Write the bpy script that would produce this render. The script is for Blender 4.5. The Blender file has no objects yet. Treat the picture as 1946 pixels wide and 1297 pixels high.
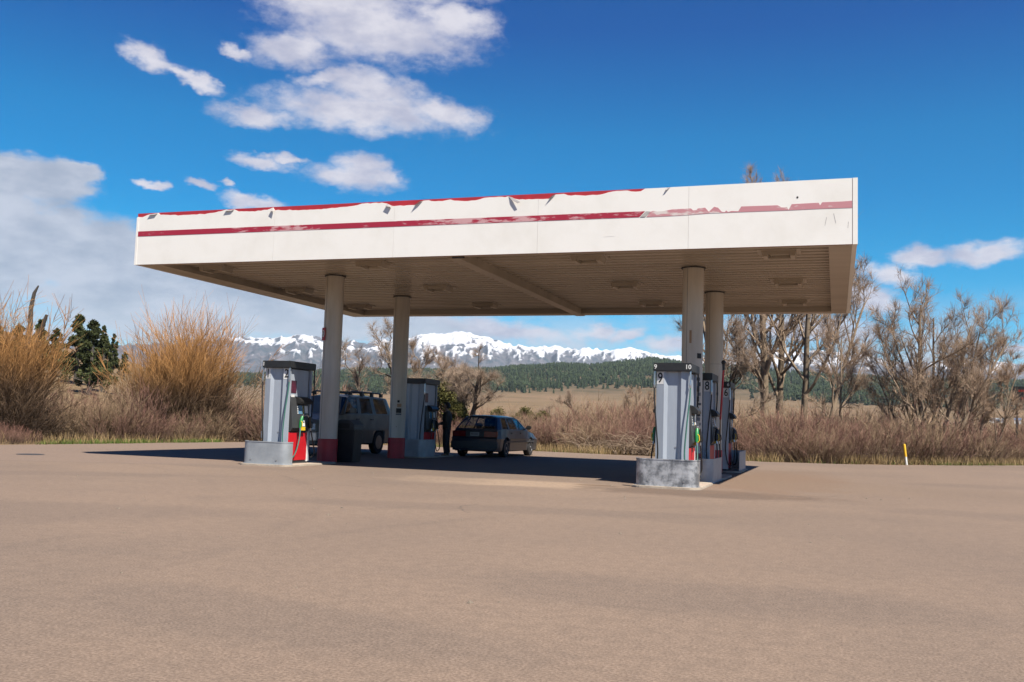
import bpy, bmesh, math, random
import numpy as np
from mathutils import Vector, Matrix
R = math.radians
sc = bpy.context.scene
col = sc.collection

# ------------------------------------------------------------------ camera
YAW, PITCH, ROLL = -0.328, 0.0844, 0.0307
def cam_axes():
    f0 = Vector((math.sin(YAW), math.cos(YAW), 0)); r0 = Vector((math.cos(YAW), -math.sin(YAW), 0)); u0 = Vector((0, 0, 1))
    f = f0*math.cos(PITCH) + u0*math.sin(PITCH); u = u0*math.cos(PITCH) - f0*math.sin(PITCH)
    return r0*math.cos(ROLL) + u*math.sin(ROLL), u*math.cos(ROLL) - r0*math.sin(ROLL), f
cr, cu, cf = cam_axes()
cam = bpy.data.cameras.new('camera'); cam_ob = bpy.data.objects.new('camera', cam); col.objects.link(cam_ob)
cam_ob.matrix_world = Matrix(((cr.x, cu.x, -cf.x, 0), (cr.y, cu.y, -cf.y, 0), (cr.z, cu.z, -cf.z, 1.2), (0, 0, 0, 1)))
cam.sensor_width = 36; cam.lens = 33.66; cam.clip_start = 0.1; cam.clip_end = 40000
sc.camera = cam_ob

# ------------------------------------------------------------------ light, sky, exposure
SUN_TO = Vector((0.575, -0.40, 1.0)).normalized()
sun = bpy.data.lights.new('sun', 'SUN'); sun.energy = 5.0; sun.angle = R(0.53); sun.color = (1.0, 0.93, 0.82)
sun_ob = bpy.data.objects.new('sun', sun); col.objects.link(sun_ob)
sun_ob.rotation_euler = (-SUN_TO).to_track_quat('-Z', 'Y').to_euler(); sun_ob.location = (10, -10, 30)
sc.view_settings.view_transform = 'Standard'; sc.view_settings.look = 'None'
sc.view_settings.gamma = 1; sc.view_settings.use_curve_mapping = False
sc.view_settings.exposure = 1.1

# clouds: (azimuth, elevation, half width, half height, tilt) in degrees, all round the sky
PUFFS = [(-27.5,22.3,5.9,1.7,-2),(-32.5,20.9,2.6,1.0,6),(-23.1,23.2,2.8,1.1,-2),(-30.1,23.6,4.8,1.4,-2),(-35.8,20.35,1.0,.36,-12),(-26.4,25.5,5.5,1.6,-2),
 (-29.9,19.65,2.5,.6,10),(-28.3,17.8,5.9,1.17,-2),(-27.5,19.06,3.3,1.2,-10),(-34.4,17.0,2.3,.7,-2),(-23.2,18.07,2.6,.83,-12),(-40.5,19.4,1.75,.6,-14),
 (-38.2,18.6,1.8,.45,-16),(-28.65,14.1,2.7,.78,-2),(-28.1,14.7,1.7,.72,-2),(-27,14.1,1.1,.6,-2),(-33.9,14.4,1.9,.38,-2),(-32.5,14.8,1.2,.33,-2),
 (-37.1,12.9,.75,.3,-2),(-35.5,12.95,.4,.25,-2),(-13.7,5.5,1.3,.44,-2),(-11.9,5.3,1.25,.34,12),(-19.06,5.5,4.1,.65,-7),(-9.3,4.95,1.7,.37,3),
 (4.5,9.7,1.45,.63,-2),(7.5,9.8,2.4,.62,2),(2.8,8.8,1.5,.64,-12),(1.4,7.6,2.2,.88,-17),(-1.7,5.85,4.2,.78,-2),(8.9,4.64,1.2,.22,-2),
 (-39.9,12.6,.84,.26,-2),(-34.4,12.15,1.8,.42,-2)]
BANK = [(-46,12.2,3.6,1.3,-2),(-43.8,12.9,1.65,.8,-2),(-48.2,10.7,4.3,1.6,-2),(-44,8.2,9.1,2.8,-2),(-38.4,6.3,12.8,2.8,-2),(-45.9,9.4,5.3,1.7,-2),(-27.4,5.5,8.8,1.4,-2),(-51,7.1,6,4.7,-2)]
_rg = random.Random(8)
for k in range(9):        # the same fair-weather clouds carry on round the rest of the sky
    a = -80 - k*28 + _rg.uniform(-5, 5); e = _rg.uniform(9, 30)
    PUFFS.append((a, e, _rg.uniform(4, 9), _rg.uniform(1, 2.2), _rg.uniform(-10, 10)))
for k in range(5):
    BANK.append((-78 - k*52 + _rg.uniform(-9, 9), _rg.uniform(4, 8), _rg.uniform(12, 22), _rg.uniform(1.5, 3), 0))

def build_world():
    w = bpy.data.worlds.new('World'); sc.world = w; w.use_nodes = True
    nt = w.node_tree; nt.nodes.clear(); N = nt.nodes.new; L = nt.links.new
    def math_(op, a, b=None, c=None):
        n = N('ShaderNodeMath'); n.operation = op
        for i, v in enumerate((a, b, c)):
            if v is None: continue
            if isinstance(v, (int, float)): n.inputs[i].default_value = v
            else: L(v, n.inputs[i])
        return n.outputs[0]
    tc = N('ShaderNodeTexCoord'); sep = N('ShaderNodeSeparateXYZ'); L(tc.outputs['Generated'], sep.inputs[0])
    X, Y, Z = sep.outputs
    az = math_('MULTIPLY', math_('ARCTAN2', X, Y), 180/math.pi)
    az = math_('WRAP', az, 40, -320)
    el = math_('MULTIPLY', math_('ARCSINE', Z), 180/math.pi)
    uv = N('ShaderNodeCombineXYZ'); L(az, uv.inputs[0]); L(el, uv.inputs[1])
    def noise(scale, detail, rough, vec, sx=1, sy=1):
        mp = N('ShaderNodeMapping'); mp.inputs['Scale'].default_value = (sx, sy, 1); L(vec, mp.inputs[0])
        n = N('ShaderNodeTexNoise'); n.inputs['Scale'].default_value = scale; n.inputs['Detail'].default_value = detail
        n.inputs['Roughness'].default_value = rough; L(mp.outputs[0], n.inputs['Vector']); return n
    # domain warp keeps the outlines ragged
    wn = noise(.55, 4, .6, uv.outputs[0], 1, 1.6)
    off = N('ShaderNodeVectorMath'); off.operation = 'MULTIPLY_ADD'; L(wn.outputs['Color'], off.inputs[0])
    off.inputs[1].default_value = (3.0, 1.4, 0); off.inputs[2].default_value = (-1.5, -.7, 0)
    wv = N('ShaderNodeVectorMath'); wv.operation = 'ADD'; L(uv.outputs[0], wv.inputs[0]); L(off.outputs[0], wv.inputs[1])
    def field(blobs, k):
        cur = None
        for (a, e, ra, re, t) in blobs:
            mp = N('ShaderNodeMapping'); mp.vector_type = 'TEXTURE'
            mp.inputs['Location'].default_value = (a, e, 0); mp.inputs['Rotation'].default_value = (0, 0, R(t)); mp.inputs['Scale'].default_value = (ra, re, 1)
            if cur is None: L(wv.outputs[0], mp.inputs[0])
            else:          # evaluated one after another, so the shader stack stays small
                sq = N('ShaderNodeVectorMath'); sq.operation = 'MULTIPLY_ADD'; L(cur, sq.inputs[0]); sq.inputs[1].default_value = (1e-7, 1e-7, 0); L(wv.outputs[0], sq.inputs[2]); L(sq.outputs[0], mp.inputs[0])
            ln = N('ShaderNodeVectorMath'); ln.operation = 'LENGTH'; L(mp.outputs[0], ln.inputs[0])
            if cur is None: cur = ln.outputs['Value']
            else:
                n = N('ShaderNodeMath'); n.operation = 'SMOOTH_MIN'; L(cur, n.inputs[0]); L(ln.outputs['Value'], n.inputs[1]); n.inputs[2].default_value = k
                cur = n.outputs[0]
        return cur
    fine = noise(.8, 10, .6, uv.outputs[0], 1, 1.7).outputs['Fac']
    big = noise(.28, 6, .55, uv.outputs[0], 1, 2.2).outputs['Fac']
    def ss(v, lo, hi):
        n = N('ShaderNodeMapRange'); n.interpolation_type = 'SMOOTHSTEP'; L(v, n.inputs[0])
        n.inputs[1].default_value = lo; n.inputs[2].default_value = hi; return n.outputs[0]
    dp = math_('ADD', field(PUFFS, .12), math_('MULTIPLY', math_('SUBTRACT', fine, .5), 1.15))
    ap = ss(dp, 1.34, .36)
    db = math_('ADD', field(BANK, .25), math_('MULTIPLY', math_('SUBTRACT', big, .5), 1.1))
    ab = ss(db, 1.05, .6)
    low = ss(el, 8.5, 3.0)                         # thin cloud deck near the horizon
    ab = math_('MAXIMUM', ab, math_('MULTIPLY', low, ss(big, .35, .57)))
    sky = N('ShaderNodeTexSky'); sky.sky_type = 'NISHITA'; sky.sun_disc = False
    sky.sun_elevation = math.asin(SUN_TO.z); sky.sun_rotation = math.atan2(SUN_TO.x, SUN_TO.y)
    sky.altitude = 2200; sky.air_density = 1.0; sky.dust_density = .25; sky.ozone_density = 3.0
    hs = N('ShaderNodeHueSaturation'); hs.inputs['Hue'].default_value = .492; hs.inputs['Saturation'].default_value = 1.5; hs.inputs['Value'].default_value = 1.22
    L(sky.outputs[0], hs.inputs['Color'])
    # clear high-altitude air: deep blue overhead, cyan lower down
    er = N('ShaderNodeMapRange'); L(el, er.inputs[0]); er.inputs[1].default_value = 0; er.inputs[2].default_value = 40
    cr_ = N('ShaderNodeValToRGB'); ce = cr_.color_ramp.elements
    for k, (p_, c_) in enumerate([(0, (.95, 1.0, .98)), (.14, (.62, 1.05, 1.02)), (.27, (.14, 1.06, 1.02)), (.42, (.02, 1.0, 1.02)), (.57, (.0, .60, .90)), (1, (.0, .48, .80))]):
        if k < 2: ce[k].position = p_
        e_ = ce[k] if k < 2 else ce.new(p_); e_.color = (*c_, 1)
    L(er.outputs[0], cr_.inputs[0])
    tint = N('ShaderNodeMix'); tint.data_type = 'RGBA'; tint.blend_type = 'MULTIPLY'; tint.inputs[0].default_value = 1; L(hs.outputs[0], tint.inputs[6]); L(cr_.outputs[0], tint.inputs[7])
    def mix(f, a, b):
        n = N('ShaderNodeMix'); n.data_type = 'RGBA'; n.clamp_factor = True
        L(f, n.inputs[0])
        for i, v in ((6, a), (7, b)):
            if isinstance(v, tuple): n.inputs[i].default_value = v
            else: L(v, n.inputs[i])
        return n.outputs[2]
    tone = ss(math_('ADD', big, math_('MULTIPLY', fine, .35)), .45, .85)
    puff_c = mix(tone, (4.6, 4.7, 5.9, 1), (7.2, 7.0, 7.6, 1))
    bank_c = mix(ss(math_('ADD', big, math_('MULTIPLY', fine, .3)), .4, .85), (3.7, 4.1, 5.0, 1), (5.7, 5.9, 6.7, 1))
    bank_c = mix(math_('MULTIPLY', ss(el, 7.0, 3.0), .7), bank_c, (6.6, 6.8, 7.3, 1))
    c = mix(math_('MULTIPLY', ab, .93), tint.outputs[2], bank_c)
    c = mix(math_('MULTIPLY', ap, .95), c, puff_c)
    bg = N('ShaderNodeBackground'); bg.inputs['Strength'].default_value = .051; L(c, bg.inputs['Color'])
    out = N('ShaderNodeOutputWorld'); L(bg.outputs[0], out.inputs['Surface'])
    w.cycles.sampling_method = 'MANUAL'; w.cycles.sample_map_resolution = 512
build_world()
# ------------------------------------------------------------------ materials
ALB = .84        # scales the colours below down, deepening the shade at the raised exposure
def mat(name, c, rough=.7, metal=0, c2=None, scale=6, detail=5, lo=.35, hi=.65, bump=0, bscale=None, spec=.5, coord='Object', stretch=(1, 1, 1), coat=0):
    m = bpy.data.materials.get(name)
    if m: return m
    m = bpy.data.materials.new(name); m.use_nodes = True
    nt = m.node_tree; b = nt.nodes['Principled BSDF']; N = nt.nodes.new; L = nt.links.new
    b.inputs['Roughness'].default_value = rough; b.inputs['Metallic'].default_value = metal; b.inputs['Specular IOR Level'].default_value = spec
    b.inputs['Base Color'].default_value = (*c, 1); b.inputs['Coat Weight'].default_value = coat
    tc = N('ShaderNodeTexCoord'); mp = N('ShaderNodeMapping'); mp.inputs['Scale'].default_value = stretch; L(tc.outputs[coord], mp.inputs[0])
    if c2 is None: c2 = tuple(v*.82 for v in c)
    c = tuple(v*ALB for v in c); c2 = tuple(v*ALB for v in c2)
    n = N('ShaderNodeTexNoise'); n.inputs['Scale'].default_value = scale; n.inputs['Detail'].default_value = detail; n.inputs['Roughness'].default_value = .62; L(mp.outputs[0], n.inputs['Vector'])
    r = N('ShaderNodeValToRGB'); r.color_ramp.elements[0].position = lo; r.color_ramp.elements[1].position = hi
    r.color_ramp.elements[0].color = (*c, 1); r.color_ramp.elements[1].color = (*c2, 1)
    L(n.outputs['Fac'], r.inputs[0]); L(r.outputs[0], b.inputs['Base Color'])
    if bump:
        n2 = N('ShaderNodeTexNoise'); n2.inputs['Scale'].default_value = bscale or scale*6; n2.inputs['Detail'].default_value = 4; L(mp.outputs[0], n2.inputs['Vector'])
        bp = N('ShaderNodeBump'); bp.inputs['Strength'].default_value = bump; bp.inputs['Distance'].default_value = .02; L(n2.outputs['Fac'], bp.inputs['Height']); L(bp.outputs[0], b.inputs['Normal'])
    return m
def glass(name, tint, mixf=.35):
    m = bpy.data.materials.new(name); m.use_nodes = True; nt = m.node_tree; nt.nodes.clear(); N = nt.nodes.new; L = nt.links.new
    t = N('ShaderNodeBsdfTransparent'); t.inputs[0].default_value = (*tint, 1)
    g = N('ShaderNodeBsdfGlossy'); g.inputs['Roughness'].default_value = .03
    lw = N('ShaderNodeLayerWeight'); lw.inputs[0].default_value = .5; pw = N('ShaderNodeMath'); pw.operation = 'POWER'; L(lw.outputs['Facing'], pw.inputs[0]); pw.inputs[1].default_value = 4.5; fr = N('ShaderNodeMath'); fr.operation = 'MULTIPLY_ADD'; L(pw.outputs[0], fr.inputs[0]); fr.inputs[1].default_value = .9; fr.inputs[2].default_value = .06
    mx = N('ShaderNodeMixShader'); o = N('ShaderNodeOutputMaterial'); L(fr.outputs[0], mx.inputs[0]); L(t.outputs[0], mx.inputs[1]); L(g.outputs[0], mx.inputs[2]); L(mx.outputs[0], o.inputs[0])
    return m
def attr_mat(name, stops, rough=.85, var=.25, attr='t', bend=0):
    """colour along a stem or crown from the point attribute, with variation per piece"""
    m = bpy.data.materials.new(name); m.use_nodes = True
    nt = m.node_tree; b = nt.nodes['Principled BSDF']; N = nt.nodes.new; L = nt.links.new
    b.inputs['Roughness'].default_value = rough; b.inputs['Specular IOR Level'].default_value = .2
    a = N('ShaderNodeAttribute'); a.attribute_name = attr
    r = N('ShaderNodeValToRGB'); e = r.color_ramp.elements
    while len(e) < len(stops): e.new(.5)
    for k, (p, c) in enumerate(stops): e[k].position = p; e[k].color = (*[q*ALB for q in c], 1)
    L(a.outputs['Fac'], r.inputs[0])
    v = N('ShaderNodeAttribute'); v.attribute_name = 'rnd'
    mr = N('ShaderNodeMapRange'); mr.inputs[3].default_value = 1-var; mr.inputs[4].default_value = 1+var; L(v.outputs['Fac'], mr.inputs[0])
    h = N('ShaderNodeHueSaturation'); L(r.outputs[0], h.inputs['Color']); L(mr.outputs[0], h.inputs['Value']); L(h.outputs[0], b.inputs['Base Color'])
    return m

M = {}
M['white'] = mat('white_paint', (.80, .785, .745), .45, c2=(.735, .715, .665), scale=1.3, detail=8, lo=.45, hi=.75)
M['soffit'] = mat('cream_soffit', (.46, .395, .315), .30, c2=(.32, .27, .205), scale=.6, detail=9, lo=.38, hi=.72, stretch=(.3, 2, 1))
M['column'] = mat('column_paint', (.57, .52, .44), .5, c2=(.41, .37, .305), scale=1.2, detail=9, lo=.42, hi=.78, stretch=(3, 3, .35))
M['red'] = mat('red_paint', (.52, .008, .016), .42, c2=(.44, .008, .014), scale=2)
M['dark_red'] = mat('weathered_red', (.44, .02, .03), .5, c2=(.32, .018, .026), scale=3)
M['steel'] = mat('pump_steel', (.37, .415, .475), .4, c2=(.30, .335, .39), scale=1.2, detail=7, metal=.15, stretch=(2, 2, .5))
M['black'] = mat('black_plastic', (.012, .012, .013), .45, c2=(.02, .02, .02))
M['rubber'] = mat('black_rubber', (.011, .011, .011), .6)
M['grey'] = mat('grey_plastic', (.12, .125, .13), .5, c2=(.09, .095, .1))
M['dgrey'] = mat('dark_grey_plastic', (.045, .047, .05), .5)
M['metal'] = mat('bare_metal', (.55, .55, .55), .3, metal=.9)
M['galv'] = mat('galvanised_steel', (.55, .56, .58), .36, metal=.55, c2=(.20, .21, .225), scale=5.5, detail=7, lo=.42, hi=.6)
M['galv_clean'] = mat('galvanised_steel_plain', (.40, .43, .455), .5, metal=.4, c2=(.30, .325, .35), scale=3, detail=7)
M['concrete'] = mat('concrete', (.42, .36, .29), .9, c2=(.30, .25, .2), scale=3, detail=8, bump=.4)
M['green'] = mat('green_plastic', (.015, .22, .06), .4)
M['green_hose'] = mat('green_hose', (.05, .16, .13), .5)
M['yellow'] = mat('yellow_plastic', (.75, .52, .02), .45)
M['yellow_post'] = mat('yellow_post', (.80, .48, .02), .5)
M['whitep'] = mat('white_plastic', (.75, .75, .73), .5)
M['lcd'] = mat('blue_display', (.10, .22, .34), .15)
M['poster'] = mat('dark_poster', (.10, .012, .03), .35, c2=(.02, .01, .02), scale=5)
M['lens'] = mat('lamp_lens', (.55, .50, .40), .25, c2=(.35, .3, .22), scale=4)
M['ink'] = mat('black_ink', (.01, .01, .01), .6)
M['paper'] = mat('notice_paper', (.55, .53, .48), .7)
M['tan'] = mat('tan_sticker', (.35, .22, .12), .6)

# ------------------------------------------------------------------ building blocks
class MB:
    def __init__(s): s.v = []; s.f = []; s.m = []
    def add(s, vs, fs, mi=0):
        o = len(s.v); s.v += [tuple(p) for p in vs]; s.f += [tuple(i+o for i in f) for f in fs]; s.m += [mi]*len(fs); return s
    def box(s, x0, x1, y0, y1, z0, z1, mi=0, M4=None):
        vs = [(x, y, z) for z in (z0, z1) for y in (y0, y1) for x in (x0, x1)]
        if M4 is not None: vs = [M4 @ Vector(p) for p in vs]
        return s.add(vs, [(0, 2, 3, 1), (4, 5, 7, 6), (0, 1, 5, 4), (2, 6, 7, 3), (0, 4, 6, 2), (1, 3, 7, 5)], mi)
    def prism(s, poly, a0, a1, axis='z', mi=0):
        """poly: 2-D outline; axis: the extrusion direction (x: poly is y,z; y: poly is x,z; z: poly is x,y)"""
        n = len(poly)
        def P(p, a): return {'x': (a, p[0], p[1]), 'y': (p[0], a, p[1]), 'z': (p[0], p[1], a)}[axis]
        vs = [P(p, a0) for p in poly] + [P(p, a1) for p in poly]
        fs = [tuple(range(n))[::-1], tuple(range(n, 2*n))] + [(i, (i+1) % n, n+(i+1) % n, n+i) for i in range(n)]
        return s.add(vs, fs, mi)
    def tube(s, pts, r, n=8, mi=0, caps=True):
        pts = [Vector(p) for p in pts]; rs = r if isinstance(r, (list, tuple)) else [r]*len(pts)
        vs = []; fs = []; prev = None
        for i, p in enumerate(pts):
            d = (pts[min(i+1, len(pts)-1)] - pts[max(i-1, 0)]).normalized()
            a = prev if prev is not None else (Vector((1, 0, 0)) if abs(d.x) < .8 else Vector((0, 1, 0)))
            u = (a - d*a.dot(d)).normalized(); w = d.cross(u); prev = u
            for k in range(n):
                t = 2*math.pi*k/n; vs.append(p + (u*math.cos(t) + w*math.sin(t))*rs[i])
        for i in range(len(pts)-1):
            for k in range(n): fs.append((i*n+k, i*n+(k+1) % n, (i+1)*n+(k+1) % n, (i+1)*n+k))
        if caps: fs += [tuple(range(n))[::-1], tuple(range((len(pts)-1)*n, len(pts)*n))]
        return s.add(vs, fs, mi)
    def lathe(s, prof, n=24, c=(0, 0), mi=0):
        vs = [(c[0]+r*math.cos(2*math.pi*k/n), c[1]+r*math.sin(2*math.pi*k/n), z) for r, z in prof for k in range(n)]
        fs = [(i*n+k, i*n+(k+1) % n, (i+1)*n+(k+1) % n, (i+1)*n+k) for i in range(len(prof)-1) for k in range(n)]
        fs += [tuple(range(n))[::-1], tuple(range((len(prof)-1)*n, len(prof)*n))]
        return s.add(vs, fs, mi)
    def build(s, name, m, parent=None, smooth=False, bevel=0, loc=None):
        me = bpy.data.meshes.new(name); me.from_pydata(s.v, [], s.f)
        for mm in (m if isinstance(m, (list, tuple)) else [m]): me.materials.append(mm)
        if any(s.m): me.polygons.foreach_set('material_index', s.m)
        bm = bmesh.new(); bm.from_mesh(me); bmesh.ops.recalc_face_normals(bm, faces=bm.faces)
        if bevel: bmesh.ops.bevel(bm, geom=[e for e in bm.edges if len(e.link_faces) == 2 and e.calc_face_angle(0) > .6], offset=bevel, segments=2, affect='EDGES', clamp_overlap=True)
        bm.to_mesh(me); bm.free()
        if smooth:
            me.polygons.foreach_set('use_smooth', [True]*len(me.polygons))
            me.set_sharp_from_angle(angle=R(40))
        o = bpy.data.objects.new(name, me); col.objects.link(o)
        if loc: o.location = loc
        if parent: o.parent = parent
        return o
def tag(o, label=None, cat=None, group=None, kind=None):
    if label: o['label'] = label
    if cat: o['category'] = cat
    if group: o['group'] = group
    if kind: o['kind'] = kind
    return o
def empty(name, loc=(0, 0, 0), rz=0, **k):
    o = bpy.data.objects.new(name, None); col.objects.link(o); o.location = loc; o.rotation_euler = (0, 0, rz); o.empty_display_size = .3
    return tag(o, **k)
def text_mesh(name, s, size, m, parent, mw, depth=.002):
    """flat raised lettering; mw places it (local x right, y up, z out of the surface)"""
    cu_ = bpy.data.curves.new(name, 'FONT'); cu_.body = s; cu_.size = size; cu_.align_x = 'CENTER'; cu_.align_y = 'CENTER'; cu_.extrude = depth; cu_.resolution_u = 3
    cu_.offset = size*.012
    to = bpy.data.objects.new(name+'_curve', cu_); col.objects.link(to)
    dg = bpy.context.evaluated_depsgraph_get(); me = bpy.data.meshes.new_from_object(to.evaluated_get(dg))
    bpy.data.objects.remove(to); bpy.data.curves.remove(cu_)
    me.materials.clear(); me.materials.append(m); me.transform(mw)
    o = bpy.data.objects.new(name, me); col.objects.link(o); o.parent = parent
    return o
def basis(origin, right, up):
    r, u = Vector(right).normalized(), Vector(up).normalized(); n = r.cross(u)
    return Matrix(((r.x, u.x, n.x, origin[0]), (r.y, u.y, n.y, origin[1]), (r.z, u.z, n.z, origin[2]), (0, 0, 0, 1)))
def copy_tree(o, parent=None):
    c = o.copy(); col.objects.link(c); c.parent = parent
    for ch in o.children: copy_tree(ch, c)
    return c
def np_mesh(name, V, F, m, parent=None, attrs=None, smooth=False):
    """big mesh from numpy arrays, faces all quads or all triangles"""
    me = bpy.data.meshes.new(name); k = F.shape[1]
    me.vertices.add(len(V)); me.vertices.foreach_set('co', np.ascontiguousarray(V, dtype=np.float32).ravel())
    me.loops.add(F.size); me.loops.foreach_set('vertex_index', np.ascontiguousarray(F, dtype=np.int32).ravel())
    me.polygons.add(len(F)); me.polygons.foreach_set('loop_start', np.arange(0, F.size, k, dtype=np.int32)); me.polygons.foreach_set('loop_total', np.full(len(F), k, dtype=np.int32))
    for n_, a in (attrs or {}).items():
        at = me.attributes.new(n_, 'FLOAT', 'POINT'); at.data.foreach_set('value', np.ascontiguousarray(a, dtype=np.float32))
    me.update(calc_edges=True); me.validate()
    if smooth: me.polygons.foreach_set('use_smooth', [True]*len(F))
    me.materials.append(m)
    o = bpy.data.objects.new(name, me); col.objects.link(o)
    if parent: o.parent = parent
    return o
def seg_mesh(name, S, m, parent=None):
    """S: rows p0(3) p1(3) r0 r1 t0 t1 rnd -> three-sided tapering tubes"""
    S = np.asarray(S, dtype=np.float64); P0, P1 = S[:, :3], S[:, 3:6]; D = P1-P0
    D /= np.maximum(np.linalg.norm(D, axis=1, keepdims=True), 1e-9)
    A = np.where(np.abs(D[:, 2:3]) < .9, np.array([[0, 0, 1.]]), np.array([[1., 0, 0]]))
    U = np.cross(D, A); U /= np.linalg.norm(U, axis=1, keepdims=True); W_ = np.cross(D, U)
    n = len(S); V = np.empty((n, 6, 3))
    for k in range(3):
        a = 2*math.pi*k/3; o = U*math.cos(a) + W_*math.sin(a)
        V[:, k] = P0 + o*S[:, 6:7]; V[:, 3+k] = P1 + o*S[:, 7:8]
    base = (np.arange(n)*6)[:, None]
    F = np.concatenate([base+np.array([[k, (k+1) % 3, 3+(k+1) % 3, 3+k]]) for k in range(3)])
    t = np.repeat(S[:, 8:10], 3, axis=1).ravel(); rn = np.repeat(S[:, 10], 6)
    return np_mesh(name, V.reshape(-1, 3), F, m, parent, {'t': t, 'rnd': rn})
# ------------------------------------------------------------------ numpy noise
def vnoise(x, y, seed=0):
    xi = np.floor(x).astype(np.int64); yi = np.floor(y).astype(np.int64); xf = x-xi; yf = y-yi
    def h(a, b):
        n = (a*374761393 + b*668265263 + seed*982451653) & 0x7fffffff
        n = ((n ^ (n >> 13))*1274126177) & 0x7fffffff
        return ((n ^ (n >> 16)) & 0xffff)/65535.
    u = xf*xf*(3-2*xf); v = yf*yf*(3-2*yf)
    return (h(xi, yi)*(1-u)+h(xi+1, yi)*u)*(1-v) + (h(xi, yi+1)*(1-u)+h(xi+1, yi+1)*u)*v
def fbm(x, y, o=5, seed=0, ridged=False):
    a, s, t = .5, 0, 0
    for k in range(o):
        n = vnoise(x*2**k+17.3*k, y*2**k-9.1*k, seed+k)
        if ridged: n = 1-np.abs(2*n-1)
        s = s+a*n; t += a; a *= .5
    return s/t
def sstep(x, a, b):
    t = np.clip((x-a)/(b-a), 0, 1); return t*t*(3-2*t)

SKYLINE = [(-80,3.0),(-60,3.2),(-44,3.4),(-40,3.69),(-38.3,3.9),(-36.3,4.16),(-34.5,4.38),(-33,4.45),(-31.1,4.67),(-30,4.54),(-28.9,4.41),(-27.9,4.42),(-27.1,4.45),(-25.8,4.69),(-24.2,4.98),(-23,5.15),(-21.8,5.26),(-20.6,5.04),(-19.4,4.71),(-17.4,4.45),(-16.7,4.56),(-15.9,4.59),(-15.1,4.42),(-14.2,4.51),(-12.9,4.38),(-12.1,4.58),(-11.1,4.48),(-10,4.28),(-8.6,4.12),(-6.1,3.95),(-3.2,4.48),(-.8,4.56),(1.4,4.4),(3.1,3.93),(5.5,3.94),(8.05,4.0),(9.4,3.75),(14,3.6),(20,3.2),(40,2.6)]
RIDGE = [(-80,1.6),(-45,1.8),(-33.3,2.2),(-31.5,2.4),(-29.1,2.55),(-27.3,2.7),(-25.4,2.75),(-22.6,2.8),(-21,2.95),(-19.2,3.1),(-17,3.28),(-16,3.42),(-14.1,3.42),(-12.3,3.65),(-10.4,3.88),(-9.5,3.78),(-8.6,3.67),(-5.5,3.5),(-2.6,3.25),(.3,3.07),(3.1,2.93),(5.7,2.85),(9.4,2.78),(20,2.3),(40,1.8)]
MEAD = [(-80,1.2),(-31.5,1.45),(-27.2,1.4),(-22.6,1.52),(-19.1,1.8),(-14.7,1.75),(-10,1.75),(-5.5,1.74),(.3,1.62),(9.4,1.5),(40,1.2)]
HILL = [(-180,0),(-120,2.0),(-75,4.6),(-60,4.8),(-52,4.5),(-47,3.9),(-44.5,3.2),(-42,2.6),(-39.5,1.9),(-37,1.2),(-34,.3),(-31,-.3),(0,-.3),(180,0)]
def tab(T, a): return np.interp(a, [p[0] for p in T], [p[1] for p in T])
def ground_z(x, y):
    """height of the open ground outside the lot"""
    x = np.asarray(x, float); y = np.asarray(y, float)
    az = np.degrees(np.arctan2(x, y)); r = np.hypot(x, y)
    n = fbm(x/23, y/23, 4, 3)-.5
    near = np.interp(r, [0, 44, 60, 110, 180], [-.05, -.05, -.25, -.5, -.2]) + n*np.interp(r, [0, 46, 80, 300], [0, 0, .5, 1.5])
    em, er = tab(MEAD, az), tab(RIDGE, az)
    e = np.interp(r, [0, 180, 420, 900, 1700], [0, 0, .35, .72, 1.0])*em
    far = np.where(r < 1700, 1.2*np.minimum(1, r/400) + r*np.tan(np.radians(e)), 0)
    v = np.clip((r-1700)/1300, 0, 1); e2 = em+(er-em)*np.sin(v*math.pi/2)
    far = np.where(r >= 1700, 1.2 + r*np.tan(np.radians(e2)), far)
    bump = (fbm(x/260, y/260, 5, 9)-.5)*np.interp(r, [200, 1000, 1700, 2600, 3000], [0, 6, 8, 26, 10])
    z = near*sstep(r, 260, 120) + (far+bump)*sstep(r, 100, 260)
    z = np.where(r > 3000, z*sstep(r, 5200, 3000) - sstep(r, 3000, 5200)*5, z)
    eh = tab(HILL, az); zh = (1.2+380*np.tan(np.radians(eh)))*sstep(r, 70, 390) + (fbm(x/45, y/45, 4, 21)-.5)*7*sstep(r, 80, 300)
    zh = zh*(1-.35*sstep(r, 430, 1200)) - 1.5*sstep(r, 110, 50)
    return np.where(eh > .2, np.maximum(z, zh*sstep(eh, .2, 1.2) - (1-sstep(eh, .2, 1.2))*3), z)

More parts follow.
